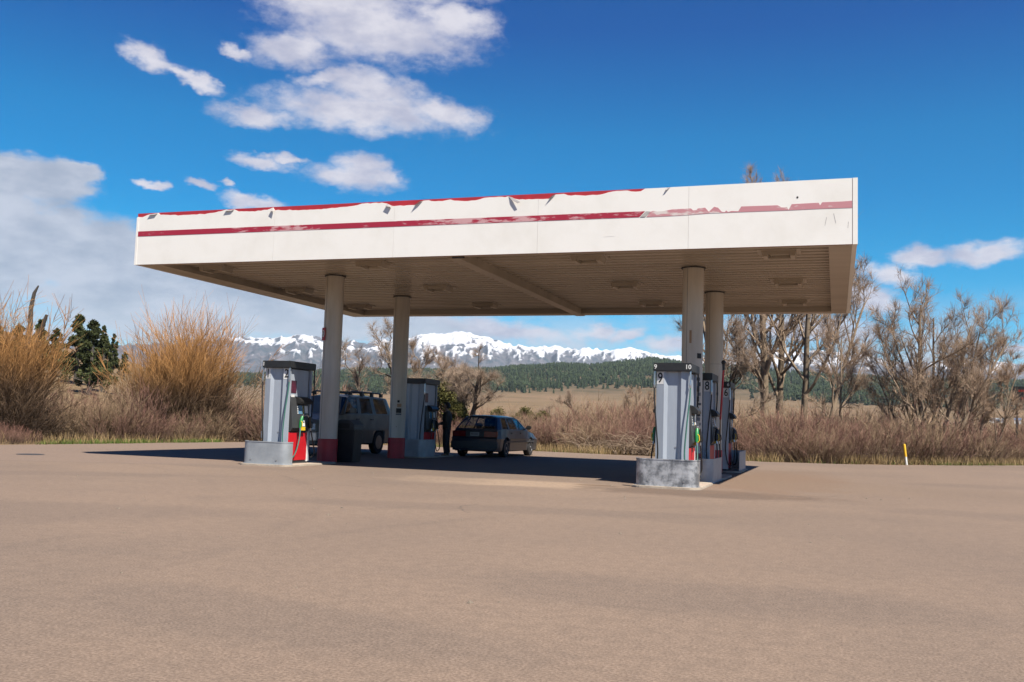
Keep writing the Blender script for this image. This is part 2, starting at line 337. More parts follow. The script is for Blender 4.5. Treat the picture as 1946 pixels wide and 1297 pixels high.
# ------------------------------------------------------------------ terrain, lot, mountains
def terrain_material():
    m = bpy.data.materials.new('dry_meadow'); m.use_nodes = True; nt = m.node_tree; b = nt.nodes['Principled BSDF']; N = nt.nodes.new; L = nt.links.new
    b.inputs['Roughness'].default_value = .95; b.inputs['Specular IOR Level'].default_value = .1
    tc = N('ShaderNodeTexCoord')
    def nz(s, d, st=(1, 1, 1)):
        mp = N('ShaderNodeMapping'); mp.inputs['Scale'].default_value = st; L(tc.outputs['Object'], mp.inputs[0])
        n = N('ShaderNodeTexNoise'); n.inputs['Scale'].default_value = s; n.inputs['Detail'].default_value = d; n.inputs['Roughness'].default_value = .65; L(mp.outputs[0], n.inputs['Vector']); return n.outputs['Fac']
    def ramp(f, st):
        r = N('ShaderNodeValToRGB'); e = r.color_ramp.elements
        while len(e) < len(st): e.new(.5)
        for k, (p, c) in enumerate(st): e[k].position = p; e[k].color = (*c, 1)
        L(f, r.inputs[0]); return r.outputs[0]
    near = ramp(nz(.35, 9), [(.3, (.12, .08, .05)), (.5, (.20, .14, .08)), (.7, (.27, .195, .115))])
    far = ramp(nz(.012, 9), [(.3, (.13, .098, .058)), (.5, (.215, .15, .088)), (.72, (.25, .16, .105))])
    a = N('ShaderNodeAttribute'); a.attribute_name = 't'
    wood = ramp(nz(.02, 6), [(.35, (.09, .075, .045)), (.7, (.19, .135, .085))])
    def mx(f, x, y):
        n = N('ShaderNodeMix'); n.data_type = 'RGBA'; L(f, n.inputs[0]); L(x, n.inputs[6]); L(y, n.inputs[7]); return n.outputs[2]
    r1 = N('ShaderNodeMapRange'); L(a.outputs['Fac'], r1.inputs[0]); r1.inputs[1].default_value = .1; r1.inputs[2].default_value = .5
    r2 = N('ShaderNodeMapRange'); L(a.outputs['Fac'], r2.inputs[0]); r2.inputs[1].default_value = .6; r2.inputs[2].default_value = .9
    hv = N('ShaderNodeHueSaturation'); hv.inputs['Value'].default_value = .70; L(mx(r2.outputs[0], mx(r1.outputs[0], near, far), wood), hv.inputs['Color']); L(hv.outputs[0], b.inputs['Base Color'])
    return m
def build_terrain():
    az = np.radians(np.concatenate([np.arange(-66, 26, .3), np.arange(26, 294, 3.)]))
    rr = np.concatenate([[0, 15, 30], np.arange(40, 130, 3.), np.geomspace(130, 1700, 60), np.linspace(1730, 3200, 40), [3600, 4300, 5300, 7000, 9500, 12500]])
    A, Q = np.meshgrid(az, rr, indexing='ij'); X = Q*np.sin(A); Y = Q*np.cos(A); Z = ground_z(X, Y)
    na, nr = A.shape; i = np.arange(na)[:, None]; j = np.arange(nr-1)[None]
    F = np.stack([i*nr+j, i*nr+j+1, ((i+1) % na)*nr+j+1, ((i+1) % na)*nr+j], -1).reshape(-1, 4)
    t = np.interp(Q, [0, 70, 300, 1500, 1720, 1850], [0, .1, .5, .55, .75, 1])
    o = np_mesh('ground', np.stack([X, Y, Z], -1).reshape(-1, 3), F[:, ::-1], terrain_material(), attrs={'t': t.ravel()}, smooth=True)
    tag(o, 'dry tan meadow and rolling ground around the filling station', None, kind='structure')
build_terrain()

LOT = [(-24.6,-60),(-24.7,0),(-24.6,18),(-24.75,23.4),(-24.5,28),(-24.3,33),(-23.6,36.2),(-21.5,38.2),(-17.5,39.3),(-12,39.2),(-7.9,38.5),(-2.6,37.5),(0,38.4),(2.3,40.2),(5,43.4),(7.8,47.2),(13,56),(24,70),(60,90),(90,80),(90,-60)]
def asphalt_material():
    m = bpy.data.materials.new('dusty_asphalt'); m.use_nodes = True; nt = m.node_tree; b = nt.nodes['Principled BSDF']; N = nt.nodes.new; L = nt.links.new
    b.inputs['Roughness'].default_value = .9; b.inputs['Specular IOR Level'].default_value = .25
    tc = N('ShaderNodeTexCoord'); O = tc.outputs['Object']
    def nz(s, d=6, st=(1, 1, 1), loc=(0, 0, 0), rot=0, rough=.6):
        mp = N('ShaderNodeMapping'); mp.inputs['Scale'].default_value = st; mp.inputs['Location'].default_value = loc; mp.inputs['Rotation'].default_value = (0, 0, rot); L(O, mp.inputs[0])
        n = N('ShaderNodeTexNoise'); n.inputs['Scale'].default_value = s; n.inputs['Detail'].default_value = d; n.inputs['Roughness'].default_value = rough; L(mp.outputs[0], n.inputs['Vector']); return n.outputs['Fac']
    def rng(f, a, b_, lo=0., hi=1.):
        n = N('ShaderNodeMapRange'); n.interpolation_type = 'SMOOTHSTEP'; L(f, n.inputs[0]); n.inputs[1].default_value = a; n.inputs[2].default_value = b_; n.inputs[3].default_value = lo; n.inputs[4].default_value = hi; return n.outputs[0]
    def mx(f, x, y, mode='MIX'):
        n = N('ShaderNodeMix'); n.data_type = 'RGBA'; n.blend_type = mode
        if isinstance(f, float): n.inputs[0].default_value = f
        else: L(f, n.inputs[0])
        for i, v in ((6, x), (7, y)):
            if isinstance(v, tuple): n.inputs[i].default_value = (*v, 1)
            else: L(v, n.inputs[i])
        return n.outputs[2]
    def mt(op, x, y):
        n = N('ShaderNodeMath'); n.operation = op
        for i, v in enumerate((x, y)):
            if isinstance(v, (int, float)): n.inputs[i].default_value = v
            else: L(v, n.inputs[i])
        return n.outputs[0]
    def blob(x, y, rx, ry, amp=.5, s=1.2, rot=0):
        mp = N('ShaderNodeMapping'); mp.vector_type = 'TEXTURE'; mp.inputs['Location'].default_value = (x, y, 0); mp.inputs['Scale'].default_value = (rx, ry, 1); mp.inputs['Rotation'].default_value = (0, 0, rot); L(O, mp.inputs[0])
        v = N('ShaderNodeVectorMath'); v.operation = 'LENGTH'; L(mp.outputs[0], v.inputs[0])
        d = mt('ADD', v.outputs['Value'], mt('MULTIPLY', mt('SUBTRACT', nz(s, 8), .5), amp*2))
        return rng(d, 1.05, .55)
    c = mx(rng(nz(.13, 7), .35, .68), (.250, .180, .126), (.192, .142, .104))
    c = mx(mt('MULTIPLY', rng(nz(.45, 8, (.6, 1.2, 1)), .50, .74), .45), c, (.150, .115, .088))           # dull wheel-polished streaks
    c = mx(mt('MULTIPLY', rng(nz(.9, 8, (1.5, .4, 1), (5, 3, 0), .5), .52, .75), .4), c, (.285, .205, .142))  # pale dusty patches
    c = mx(mt('MULTIPLY', blob(-6.2, 18.2, 3.0, 1.3, .5, .9), .85), c, (.42, .31, .205))                    # dust and spill by the pumps
    c = mx(mt('MULTIPLY', blob(-4.5, 18.7, .55, .28, .3, 3), .85), c, (.13, .075, .04))
    c = mx(mt('MULTIPLY', blob(-2.4, 18.0, 2.8, 1.2, .5, 1.5), .9), c, (.115, .075, .05))
    c = mx(mt('MULTIPLY', blob(-1.3, 24, 1.9, 6.5, .7, .8), .75), c, (.20, .125, .075))
    c = mx(mt('MULTIPLY', blob(-13.2, 18.6, 2.4, .7, .6, 1.1), .5), c, (.15, .115, .09))
    c = mx(mt('MULTIPLY', blob(1.5, 22, 4, 2.5, .8, .5), .4), c, (.21, .15, .10))
    c = mx(mt('MULTIPLY', blob(-8, 27, 3, 12, .5, .6), .5), c, (.15, .115, .09))
    for bx, by, rx, ry, rt in ((-9.5, 8.5, 3.5, 1.6, .5), (3.5, 9, 3, 1.3, -.3), (-5, 12.5, 4.5, .7, .2), (-1, 7, 2.5, .8, .1), (4, 16, 5, .9, -.15), (-14, 14, 4, .8, .5), (-3, 5, 2.2, .7, -.2), (-18, 24, 4, .6, .1), (5.5, 26, 5, 1.2, .2)):
        c = mx(mt('MULTIPLY', blob(bx, by, rx, ry, .8, .55, rt), .36), c, (.12, .093, .075))               # broad darker patches, some near the edges of view
    # tyre tracks sweeping in to the pumps
    for cx, cy, rad in ((9, 6, 14.2), (9, 6, 15.8), (-22, 4, 15.5), (-22, 4, 17.1)):
        vd = N('ShaderNodeVectorMath'); vd.operation = 'DISTANCE'; L(O, vd.inputs[0]); vd.inputs[1].default_value = (cx, cy, 0)
        ring = rng(mt('ABSOLUTE', mt('SUBTRACT', vd.outputs['Value'], rad), 0), .22, .03)
        c = mx(mt('MULTIPLY', mt('MULTIPLY', ring, rng(nz(.35, 5), .42, .62)), .28), c, (.12, .093, .073))
    sep = N('ShaderNodeSeparateXYZ'); L(O, sep.inputs[0])
    # newer paler strip of paving beyond a joint on the far side of the lot
    jl = mt('SUBTRACT', sep.outputs[1], mt('ADD', mt('MULTIPLY', sep.outputs[0], .486), 25.38)); jl = mt('ADD', jl, mt('MULTIPLY', mt('SUBTRACT', nz(1.2, 4), .5), .3))
    far = mt('MULTIPLY', rng(jl, -.05, .05), rng(sep.outputs[0], -12.5, -15))
    c = mx(mt('MULTIPLY', far, .55), c, (.245, .178, .135))
    c = mx(mt('MULTIPLY', mt('MULTIPLY', rng(mt('ABSOLUTE', jl, 0), .10, .02), rng(sep.outputs[0], -12.5, -15)), .6), c, (.10, .08, .065))
    # hairline cracks
    vo = N('ShaderNodeTexVoronoi'); vo.feature = 'DISTANCE_TO_EDGE'; vo.inputs['Scale'].default_value = .16
    wmp = N('ShaderNodeVectorMath'); wmp.operation = 'ADD'; wnn = N('ShaderNodeTexNoise'); wnn.inputs['Scale'].default_value = .8; wnn.inputs['Detail'].default_value = 6; L(O, wnn.inputs['Vector']); L(O, wmp.inputs[0]); L(wnn.outputs['Color'], wmp.inputs[1]); L(wmp.outputs[0], vo.inputs['Vector'])
    crack = mt('MULTIPLY', rng(vo.outputs['Distance'], .004, .0012), rng(nz(.2, 3), .5, .62))
    c = mx(mt('MULTIPLY', crack, .8), c, (.07, .055, .045))
    vd2 = N('ShaderNodeTexVoronoi'); vd2.inputs['Scale'].default_value = 1.1; vd2.inputs['Randomness'].default_value = 1; L(O, vd2.inputs['Vector'])       # oil drips
    c = mx(mt('MULTIPLY', mt('MULTIPLY', rng(mt('ADD', vd2.outputs['Distance'], mt('MULTIPLY', nz(14, 4), .08)), .13, .07), rng(nz(.22, 4), .48, .62)), .6), c, (.075, .06, .05))
    # aggregate
    sp = nz(55, 3, rough=.7); c = mx(rng(sp, .3, .7, 0, 1), mx(.42, c, (.06, .047, .037)), mx(.20, c, (.56, .45, .35)))
    sp2 = nz(9, 4); c = mx(rng(sp2, .35, .68), c, mx(.25, c, (.10, .078, .06)))
    c = mx(1.0, c, (.735, .715, .735), 'MULTIPLY')
    L(c, b.inputs['Base Color'])
    bp = N('ShaderNodeBump'); bp.inputs['Strength'].default_value = .3; bp.inputs['Distance'].default_value = .01; L(sp, bp.inputs['Height']); L(bp.outputs[0], b.inputs['Normal'])
    return m
def build_lot():
    rng_ = random.Random(4); pts = []
    for k, (x, y) in enumerate(LOT[:-3]):
        x2, y2 = LOT[k+1]; n = max(1, int(math.hypot(x2-x, y2-y)/.6)) if k >= 2 else 1
        for q in range(n):
            f = q/n; j = rng_.gauss(0, .07) if k >= 2 else 0
            pts.append((x+(x2-x)*f+j, y+(y2-y)*f+rng_.gauss(0, .07)*(k >= 2)))
    pts += LOT[-3:]
    b = MB().prism(pts, -.12, 0.0).build('asphalt_lot', asphalt_material())
    tag(b, 'weathered beige-brown asphalt forecourt around the pumps', None, kind='structure')
build_lot()

def build_mountains():
    az = np.arange(-70, 32, .11); v = np.linspace(0, 1, 74)
    A, V = np.meshgrid(az, v, indexing='ij'); r = 4600 + 4800*V**.9
    Ar = np.radians(A); X = r*np.sin(Ar); Y = r*np.cos(Ar)
    n1 = fbm(X/1500, Y/1500, 6, 31, True); n2 = fbm(X/420, Y/420, 5, 37, True); n3 = fbm(A*2.3, A*0+2.2, 5, 5, True); st1 = fbm(A*1.7+V*1.5, V*6.0-A*.5, 6, 43, True); st2 = fbm(A*8+V*3, V*22+A, 5, 47)
    top = tab(SKYLINE, A) + (n3-.55)*.34
    e = 1.5 + (top-1.5)*V**.75 + ((n1-.55)*1.2 + (n2-.55)*.6 + (st1-.55)*.9)*np.sin(np.pi*np.clip(V, 0, 1))**.8*.9
    e = np.minimum(e, top+.02)
    Z = r*np.tan(np.radians(e))
    # back face falls away
    X = np.concatenate([X, X[:, -1:]*1.12], 1); Y = np.concatenate([Y, Y[:, -1:]*1.12], 1); Z = np.concatenate([Z, Z[:, -1:]*.2], 1)
    na, nr = X.shape; i = np.arange(na-1)[:, None]; j = np.arange(nr-1)[None]
    F = np.stack([i*nr+j, (i+1)*nr+j, (i+1)*nr+j+1, i*nr+j+1], -1).reshape(-1, 4)
    cat1 = lambda q: np.concatenate([q, q[:, -1:]], 1)
    rel = cat1(e); Aq = np.concatenate([A, A[:, -1:]], 1)
    line = np.interp(Aq, [-45, -37, -33, -24, -19, -16, -8, -4, 2, 6, 12], [5.4, 4.9, 4.3, 4.3, 4.4, 4.1, 3.85, 4.4, 4.35, 4.05, 4.3])
    s = (rel-line)*1.0 + (cat1(st1)-.55)*1.9 + (cat1(st2)-.5)*1.8 + (fbm(X/900, Y/900, 4, 57)-.5)*1.5
    t = sstep(s, -.35, .45)
    m = bpy.data.materials.new('snowy_mountain'); m.use_nodes = True; nt = m.node_tree; b = nt.nodes['Principled BSDF']; N = nt.nodes.new; L = nt.links.new
    b.inputs['Roughness'].default_value = .9; b.inputs['Specular IOR Level'].default_value = .1
    a = N('ShaderNodeAttribute'); a.attribute_name = 't'; tc = N('ShaderNodeTexCoord'); n = N('ShaderNodeTexNoise'); n.inputs['Scale'].default_value = .009; n.inputs['Detail'].default_value = 10; n.inputs['Roughness'].default_value = .7; L(tc.outputs['Object'], n.inputs['Vector'])
    md = N('ShaderNodeMath'); md.operation = 'MULTIPLY_ADD'; L(n.outputs['Fac'], md.inputs[0]); md.inputs[1].default_value = 1.6; md.inputs[2].default_value = -.8
    ad = N('ShaderNodeMath'); ad.operation = 'ADD'; L(md.outputs[0], ad.inputs[0]); L(a.outputs['Fac'], ad.inputs[1])
    mr = N('ShaderNodeMapRange'); mr.inputs[1].default_value = .28; mr.inputs[2].default_value = .85; L(ad.outputs[0], mr.inputs[0])
    rk = N('ShaderNodeValToRGB'); rk.color_ramp.elements[0].position = .38; rk.color_ramp.elements[0].color = (.045, .060, .072, 1); rk.color_ramp.elements[1].position = .62; rk.color_ramp.elements[1].color = (.125, .118, .13, 1); L(n.outputs['Fac'], rk.inputs[0])  # cool blue-grey rock, some distance haze put into the colour
    mx = N('ShaderNodeMix'); mx.data_type = 'RGBA'; L(mr.outputs[0], mx.inputs[0]); L(rk.outputs[0], mx.inputs[6]); mx.inputs[7].default_value = (.49, .50, .53, 1); L(mx.outputs[2], b.inputs['Base Color'])
    o = np_mesh('mountains', np.stack([X, Y, Z], -1).reshape(-1, 3), F, m, attrs={'t': t.ravel()}, smooth=True)
    tag(o, 'snow-capped mountain range along the horizon', None, kind='structure')
build_mountains()

def conifer_proto(rng, n=6, tiers=4):
    V = []; F = []
    for k in range(tiers):
        z0 = .12+.22*k; z1 = z0+.42; r = (.26-.05*k)*rng.uniform(.8, 1.2); o = len(V)
        if k == tiers-1: z1 = 1.0
        for q in range(n):
            a = 2*math.pi*(q+rng.uniform(-.3, .3))/n; rq = r*rng.uniform(.65, 1.3); V.append((rq*math.cos(a), rq*math.sin(a), z0+rng.uniform(-.06, .06)))
        V.append((rng.uniform(-.03, .03), rng.uniform(-.03, .03), z1))
        F += [(o+q, o+(q+1) % n, o+n) for q in range(n)]
    return np.array(V), np.array(F)
def build_forest():
    rng = random.Random(77); npr = np.random.default_rng(5); protos = [conifer_proto(rng) for _ in range(5)]
    N0 = 25000
    A = npr.uniform(-40, 13, N0); r = 1690+1330*npr.uniform(0, 1, N0)**.85; X = r*np.sin(np.radians(A)); Y = r*np.cos(np.radians(A))
    dens = fbm(X/210, Y/210, 4, 71)
    keep = (dens > .43 + npr.uniform(-.12, .12, N0)); keep &= ~((r < 1800) & (npr.uniform(0, 1, N0) < .45))
    # an open scarp on the ridge
    keep &= ~((np.abs(A+15.6) < 1.9) & (r > 2450) & (r < 2800) & (npr.uniform(0, 1, N0) < .75))
    X, Y = X[keep], Y[keep]; Z = ground_z(X, Y)-.6; H = npr.uniform(9, 17, len(X)); Wd = H*npr.uniform(.8, 1.25, len(X)); th = npr.uniform(0, 6.28, len(X)); pid = npr.integers(0, 5, len(X)); rn = npr.uniform(0, 1, len(X))
    VV, FF, TT, RR = [], [], [], []; off = 0
    for p in range(5):
        q = np.where(pid == p)[0]; pv, pf = protos[p]; c, s = np.cos(th[q])[:, None], np.sin(th[q])[:, None]
        vx = (pv[None, :, 0]*c - pv[None, :, 1]*s)*Wd[q, None] + X[q, None]; vy = (pv[None, :, 0]*s + pv[None, :, 1]*c)*Wd[q, None] + Y[q, None]; vz = pv[None, :, 2]*H[q, None] + Z[q, None]
        VV.append(np.stack([vx, vy, vz], -1).reshape(-1, 3)); FF.append((pf[None] + (np.arange(len(q))*len(pv))[:, None, None] + off).reshape(-1, 3)); off += len(q)*len(pv)
        TT.append(np.tile(pv[:, 2], len(q))); RR.append(np.repeat(rn[q], len(pv)))
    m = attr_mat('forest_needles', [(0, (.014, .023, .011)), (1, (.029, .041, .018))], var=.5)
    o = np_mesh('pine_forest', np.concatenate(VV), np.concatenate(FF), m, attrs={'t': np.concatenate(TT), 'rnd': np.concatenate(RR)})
    tag(o, 'dense dark green conifer forest covering the ridge below the mountains', 'forest', kind='stuff')
build_forest()
# ------------------------------------------------------------------ canopy
CX0, CX1, CY0, CY1, CZ0, CZ1 = -16.5, .37, 19.25, 30.69, 4.8, 6.09
DECK = 4.96
TOP = [(-16.51,6.007),(-16.344,5.993),(-16.125,6.059),(-15.884,6.083),(-15.82,6.03),(-15.218,5.995),(-14.746,5.992),(-14.282,6.016),(-13.902,6.08),(-13.673,6.073),(-13.556,6.019),(-13.104,6.0),(-12.771,6.025),(-12.608,6.073),(-12.559,6.003),(-12.0,5.985),(-11.461,5.978),(-10.897,5.995),(-10.48,6.021),(-10.275,6.062),(-9.763,6.064),(-9.626,6.033),(-9.57,5.99),(-9.468,5.97),(-8.935,5.971),(-8.741,6.061),(-8.61,6.067),(-8.543,6.043),(-8.282,6.031),(-8.089,6.058),(-7.991,6.027),(-7.671,6.003),(-7.418,6.024),(-7.293,6.057),(-7.167,6.064),(-6.886,6.062),(-6.731,6.066),(-6.653,6.03),(-6.482,5.981),(-5.814,5.971),(-5.666,6.054),(-5.487,6.06),(-5.397,6.024),(-5.013,5.997),(-4.693,6.005),(-4.52,6.045),(-4.348,6.066),(-4.119,6.064),(-4.033,6.039),(-3.835,6.035),(-3.751,6.085),(-3.3,6.085),(-3.27,6.06),(-3.22,6.088),(.37,6.092)]
PINK = [(-3.711,5.485),(-3.629,5.595),(-3.559,5.609),(-3.49,5.594),(-3.378,5.595),(-3.185,5.624),(-2.801,5.627),(-2.76,5.586),(-2.692,5.588),(-2.666,5.621),(-2.517,5.631),(-2.443,5.545),(-2.337,5.642),(-2.262,5.62),(-2.186,5.534),(-2.127,5.523),(-2.101,5.558),(-2.061,5.523),(-1.994,5.542),(-1.862,5.531),(-1.805,5.625),(-1.107,5.618),(-1.03,5.572),(-.927,5.573),(-.896,5.517),(-.838,5.628),(-.333,5.635),(-.308,5.58),(-.27,5.64),(.102,5.639),(.28,5.646),(.28,5.508),(-.295,5.513),(-.901,5.507),(-1.835,5.511),(-2.475,5.51),(-2.909,5.492),(-3.321,5.486)]
def stripe_material(name, c, worn, lo, hi):
    m = bpy.data.materials.new(name); m.use_nodes = True; nt = m.node_tree; b = nt.nodes['Principled BSDF']; N = nt.nodes.new; L = nt.links.new
    b.inputs['Roughness'].default_value = .5
    tc = N('ShaderNodeTexCoord')
    def nz(s, d, st):
        mp = N('ShaderNodeMapping'); mp.inputs['Scale'].default_value = st; L(tc.outputs['Object'], mp.inputs[0]); n = N('ShaderNodeTexNoise'); n.inputs['Scale'].default_value = s; n.inputs['Detail'].default_value = d; n.inputs['Roughness'].default_value = .72; L(mp.outputs[0], n.inputs['Vector']); return n.outputs['Fac']
    p = N('ShaderNodeMath'); p.operation = 'MULTIPLY_ADD'; L(nz(.55, 3, (1, 1, .2)), p.inputs[0]); p.inputs[1].default_value = 1.0; L(nz(3.2, 8, (1, 1, 4)), p.inputs[2])
    mr = N('ShaderNodeMapRange'); mr.inputs[1].default_value = lo; mr.inputs[2].default_value = hi; L(p.outputs[0], mr.inputs[0])
    mx = N('ShaderNodeMix'); mx.data_type = 'RGBA'; L(mr.outputs[0], mx.inputs[0]); mx.inputs[6].default_value = (*c, 1); mx.inputs[7].default_value = (*worn, 1); L(mx.outputs[2], b.inputs['Base Color'])
    return m
M['stripe'] = stripe_material('worn_red_stripe', (.285, .013, .034), (.455, .26, .27), 1.03, 1.12)
M['pink'] = stripe_material('faded_pink_stripe', (.42, .19, .21), (.535, .48, .455), 1.10, 1.2)
M['curl'] = mat('peeled_film_back', (.30, .28, .28), .6, c2=(.42, .4, .38), scale=6)

canopy = empty('fuel_canopy', ((CX0+CX1)/2, (CY0+CY1)/2, 0), label='large white flat-roofed fuel canopy with peeling red-striped fascia on four round columns', cat='canopy')
CO = Vector(canopy.location)
def cpart(b, name, m, **k):
    b.v = [(x-CO.x, y-CO.y, z-CO.z) for x, y, z in b.v]
    return b.build(name, m, canopy, **k)
def build_canopy():
    # front: a red board, white skin sheets over it whose top edge has peeled
    cpart(MB().box(CX0, CX1, CY0+.012, CY0+.10, CZ0+.01, CZ1), 'fascia_board', M['dark_red'])
    joints = [CX0, -12.55, -9.44, -6.05, -2.85, .285]
    xs = [p[0] for p in TOP]; zs = [p[1] for p in TOP]
    for a, b in zip(joints[:-1], joints[1:]):
        a2, b2 = a+.002, b-.002
        prof = [(a2, float(np.interp(a2, xs, zs)))] + [p for p in TOP if a2 < p[0] < b2] + [(b2, float(np.interp(b2, xs, zs)))]
        rr = random.Random(int(b*100)); out = [prof[0]]
        for (x0, z0), (x1, z1) in zip(prof[:-1], prof[1:]):      # ragged tear line
            n = max(1, int((x1-x0)/.07))
            for q in range(1, n+1):
                f = q/n; out.append((x0+(x1-x0)*f, z0+(z1-z0)*f + (rr.gauss(0, .006) if q < n and x0 < -3.8 else 0)))
        p = cpart(MB().prism([(a2, CZ0), (b2, CZ0)] + out[::-1], CY0-.004, CY0+.010, 'y'), 'fascia_panel', M['white'])
    cpart(MB().box(.291, CX1+.012, CY0-.012, CY0+.10, CZ0-.004, CZ1+.004), 'corner_trim', M['white'])
    cpart(MB().box(CX0-.012, CX0+.05, CY0-.010, CY0+.08, CZ0-.004, 5.99), 'corner_trim', M['white'])
    # stripe
    cpart(MB().prism([(-16.46, 5.508), (-3.86, 5.490), (-3.74, 5.612), (-16.46, 5.635)], CY0-.009, CY0-.0045, 'y'), 'red_stripe', M['stripe'])
    cpart(MB().prism(PINK, CY0-.0085, CY0-.0045, 'y'), 'faded_stripe', M['pink'])
    cpart(MB().prism([(-3.84, 5.492), (-3.73, 5.494), (-3.63, 5.60), (-3.72, 5.606)], CY0-.013, CY0-.0095, 'y'), 'stripe_tear', M['curl'])
    cpart(MB().lathe([(.020, 0), (.020, .004)], 10), 'bolt_hole', M['ink']).matrix_local = Matrix.Translation((-.73-CO.x, CY0-.0045-CO.y, 5.76)) @ Matrix.Rotation(R(90), 4, 'X') @ Matrix.Translation((CO.x, CO.y, 0))
    for x_, z_, l_, t_ in ((-.22, 5.18, .16, .03), (-.02, 5.22, .19, -.04), (.2, 5.12, .12, .01), (-4.6, 5.10, .012, .22)):
        cpart(MB().prism([(x_, z_), (x_+.008, z_), (x_+.008+t_, z_+l_), (x_+t_, z_+l_)], CY0-.0065, CY0-.0045, 'y'), 'scratch', M['curl'])
    # curled flaps of film
    def flap(pts, out=.06):
        n = len(pts); b = MB(); vs = [(x, CY0-.006-o*out, z) for x, z, o in pts]; vs2 = [(x, y+.004, z) for x, y, z in vs]
        b.add(vs+vs2, [tuple(range(n)), tuple(range(n, 2*n))[::-1]] + [(i, (i+1) % n, n+(i+1) % n, n+i) for i in range(n)])
        cpart(b, 'peeled_flap', M['curl'])
    flap([(-6.73, 6.065, 0), (-6.63, 6.03, .3), (-6.44, 5.91, 1), (-6.50, 5.885, 1), (-6.64, 5.97, .6)])
    flap([(-12.62, 6.07, 0), (-12.565, 6.0, .5), (-12.55, 5.96, 1), (-12.66, 5.99, .8)])
    flap([(-9.62, 6.03, 0), (-9.50, 5.975, .4), (-9.52, 5.94, 1), (-9.66, 5.97, .8)])
    flap([(-8.93, 5.975, 0), (-8.75, 6.055, .1), (-8.80, 6.04, .8), (-8.95, 5.945, 1)])
    flap([(-5.80, 5.975, 0), (-5.67, 6.05, .1), (-5.72, 6.03, .7), (-5.83, 5.945, .9)])
    flap([(-3.30, 6.083, 0), (-3.235, 6.086, .2), (-3.29, 6.03, .8), (-3.33, 6.02, 1)], .04)
    flap([(-16.12, 6.055, 0), (-15.90, 6.075, .2), (-15.95, 6.035, .8), (-16.15, 6.03, 1)], .04)
    flap([(-13.9, 6.07, 0), (-13.68, 6.068, .2), (-13.74, 6.035, .8), (-13.93, 6.04, 1)], .04)
    # other three sides
    for name, bx in (('left', (CX0-.004, CX0+.09, CY0+.11, CY1)), ('right', (CX1-.09, CX1, CY0+.11, CY1)), ('back', (CX0+.1, CX1-.1, CY1-.1, CY1-.005))):
        cpart(MB().box(*bx, CZ0, CZ1), 'fascia_panel', M['white'])
    for x0, x1 in ((CX0-.009, CX0-.0045), (CX1+.0005, CX1+.005)): cpart(MB().box(x0, x1, CY0+.12, CY1-.02, 5.5, 5.625), 'red_stripe', M['stripe'])
    cpart(MB().box(CX0+.12, CX1-.12, CY0+.12, CY1-.12, CZ1-.25, CZ1-.22), 'roof_sheet', M['galv_clean'])
    # boxed-in underside rim and ribbed ceiling
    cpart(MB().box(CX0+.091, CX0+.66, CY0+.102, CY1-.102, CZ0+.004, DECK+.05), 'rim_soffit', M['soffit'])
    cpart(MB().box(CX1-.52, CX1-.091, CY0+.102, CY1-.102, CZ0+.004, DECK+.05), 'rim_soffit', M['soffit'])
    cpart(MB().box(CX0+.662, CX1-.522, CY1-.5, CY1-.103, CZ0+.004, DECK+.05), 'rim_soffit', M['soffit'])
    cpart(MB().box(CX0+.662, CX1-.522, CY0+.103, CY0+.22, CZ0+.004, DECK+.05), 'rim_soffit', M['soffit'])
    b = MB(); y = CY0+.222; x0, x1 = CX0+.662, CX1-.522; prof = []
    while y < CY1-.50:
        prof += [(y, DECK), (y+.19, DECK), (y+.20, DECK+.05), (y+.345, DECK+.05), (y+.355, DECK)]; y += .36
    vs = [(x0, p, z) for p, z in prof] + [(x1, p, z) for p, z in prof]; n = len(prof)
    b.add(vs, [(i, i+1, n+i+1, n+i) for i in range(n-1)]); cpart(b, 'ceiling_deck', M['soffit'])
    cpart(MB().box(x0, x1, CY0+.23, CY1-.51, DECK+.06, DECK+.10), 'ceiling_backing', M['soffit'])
    cpart(MB().prism([(-8.22, CZ0-.02), (-7.92, CZ0-.02), (-7.90, DECK+.02), (-8.24, DECK+.02)], CY0+.25, CY1+.03, 'y'), 'gutter_beam', M['soffit'], bevel=.01)
    cpart(MB().box(-8.06, -7.78, CY0+.14, CY0+.2, CZ0-.03, CZ0+.01), 'access_plate', M['dgrey'])
    for x in (-15.2, -10.7, -5.3, -1.15):
        for y in (20.75, 24.8, 28.65):
            h = MB(); 
            h.box(x-.44, x+.44, y-.34, y+.34, DECK-.012, DECK+.02)
            for s in (-1, 1): h.prism([(x+s*.36, DECK-.012), (x+s*.22, DECK-.012), (x+s*.23, DECK-.13), (x+s*.32, DECK-.13)], y-.24, y+.24, 'y')
            for s in (-1, 1): h.box(x-.24, x+.24, y+s*.22-.012, y+s*.22+.012, DECK-.10, DECK-.012)
            f = cpart(h, 'light_fixture', M['soffit'])
            l = cpart(MB().box(x-.19, x+.19, y-.18, y+.18, DECK-.05, DECK-.014), 'lens', M['lens']); l.parent = f
    for i, (x, y) in enumerate([(-12.71, 22.52), (-12.71, 26.71), (-3.2, 22.52), (-3.2, 26.71)]):
        c = cpart(MB().lathe([(.245, .02), (.245, DECK+.01)], 32, (x, y)), 'column', M['column'], smooth=True)
        for nm, b, m in (('red_base', MB().lathe([(.262, 0), (.262, .60), (.246, .615)], 32, (x, y)), M['dark_red']),
                         ('collar', MB().lathe([(.285, DECK-.035), (.285, DECK-.012)], 32, (x, y)), M['dgrey']),
                         ('seam', MB().tube([(x-.10, y-.224, .62), (x-.10, y-.224, DECK-.04)], .005, 5), M['grey']),
                         ('weld_band', MB().lathe([(.247, 3.02), (.249, 3.03), (.247, 3.04)], 32, (x, y)), M['column'])):
            cpart(b, nm, m).parent = c
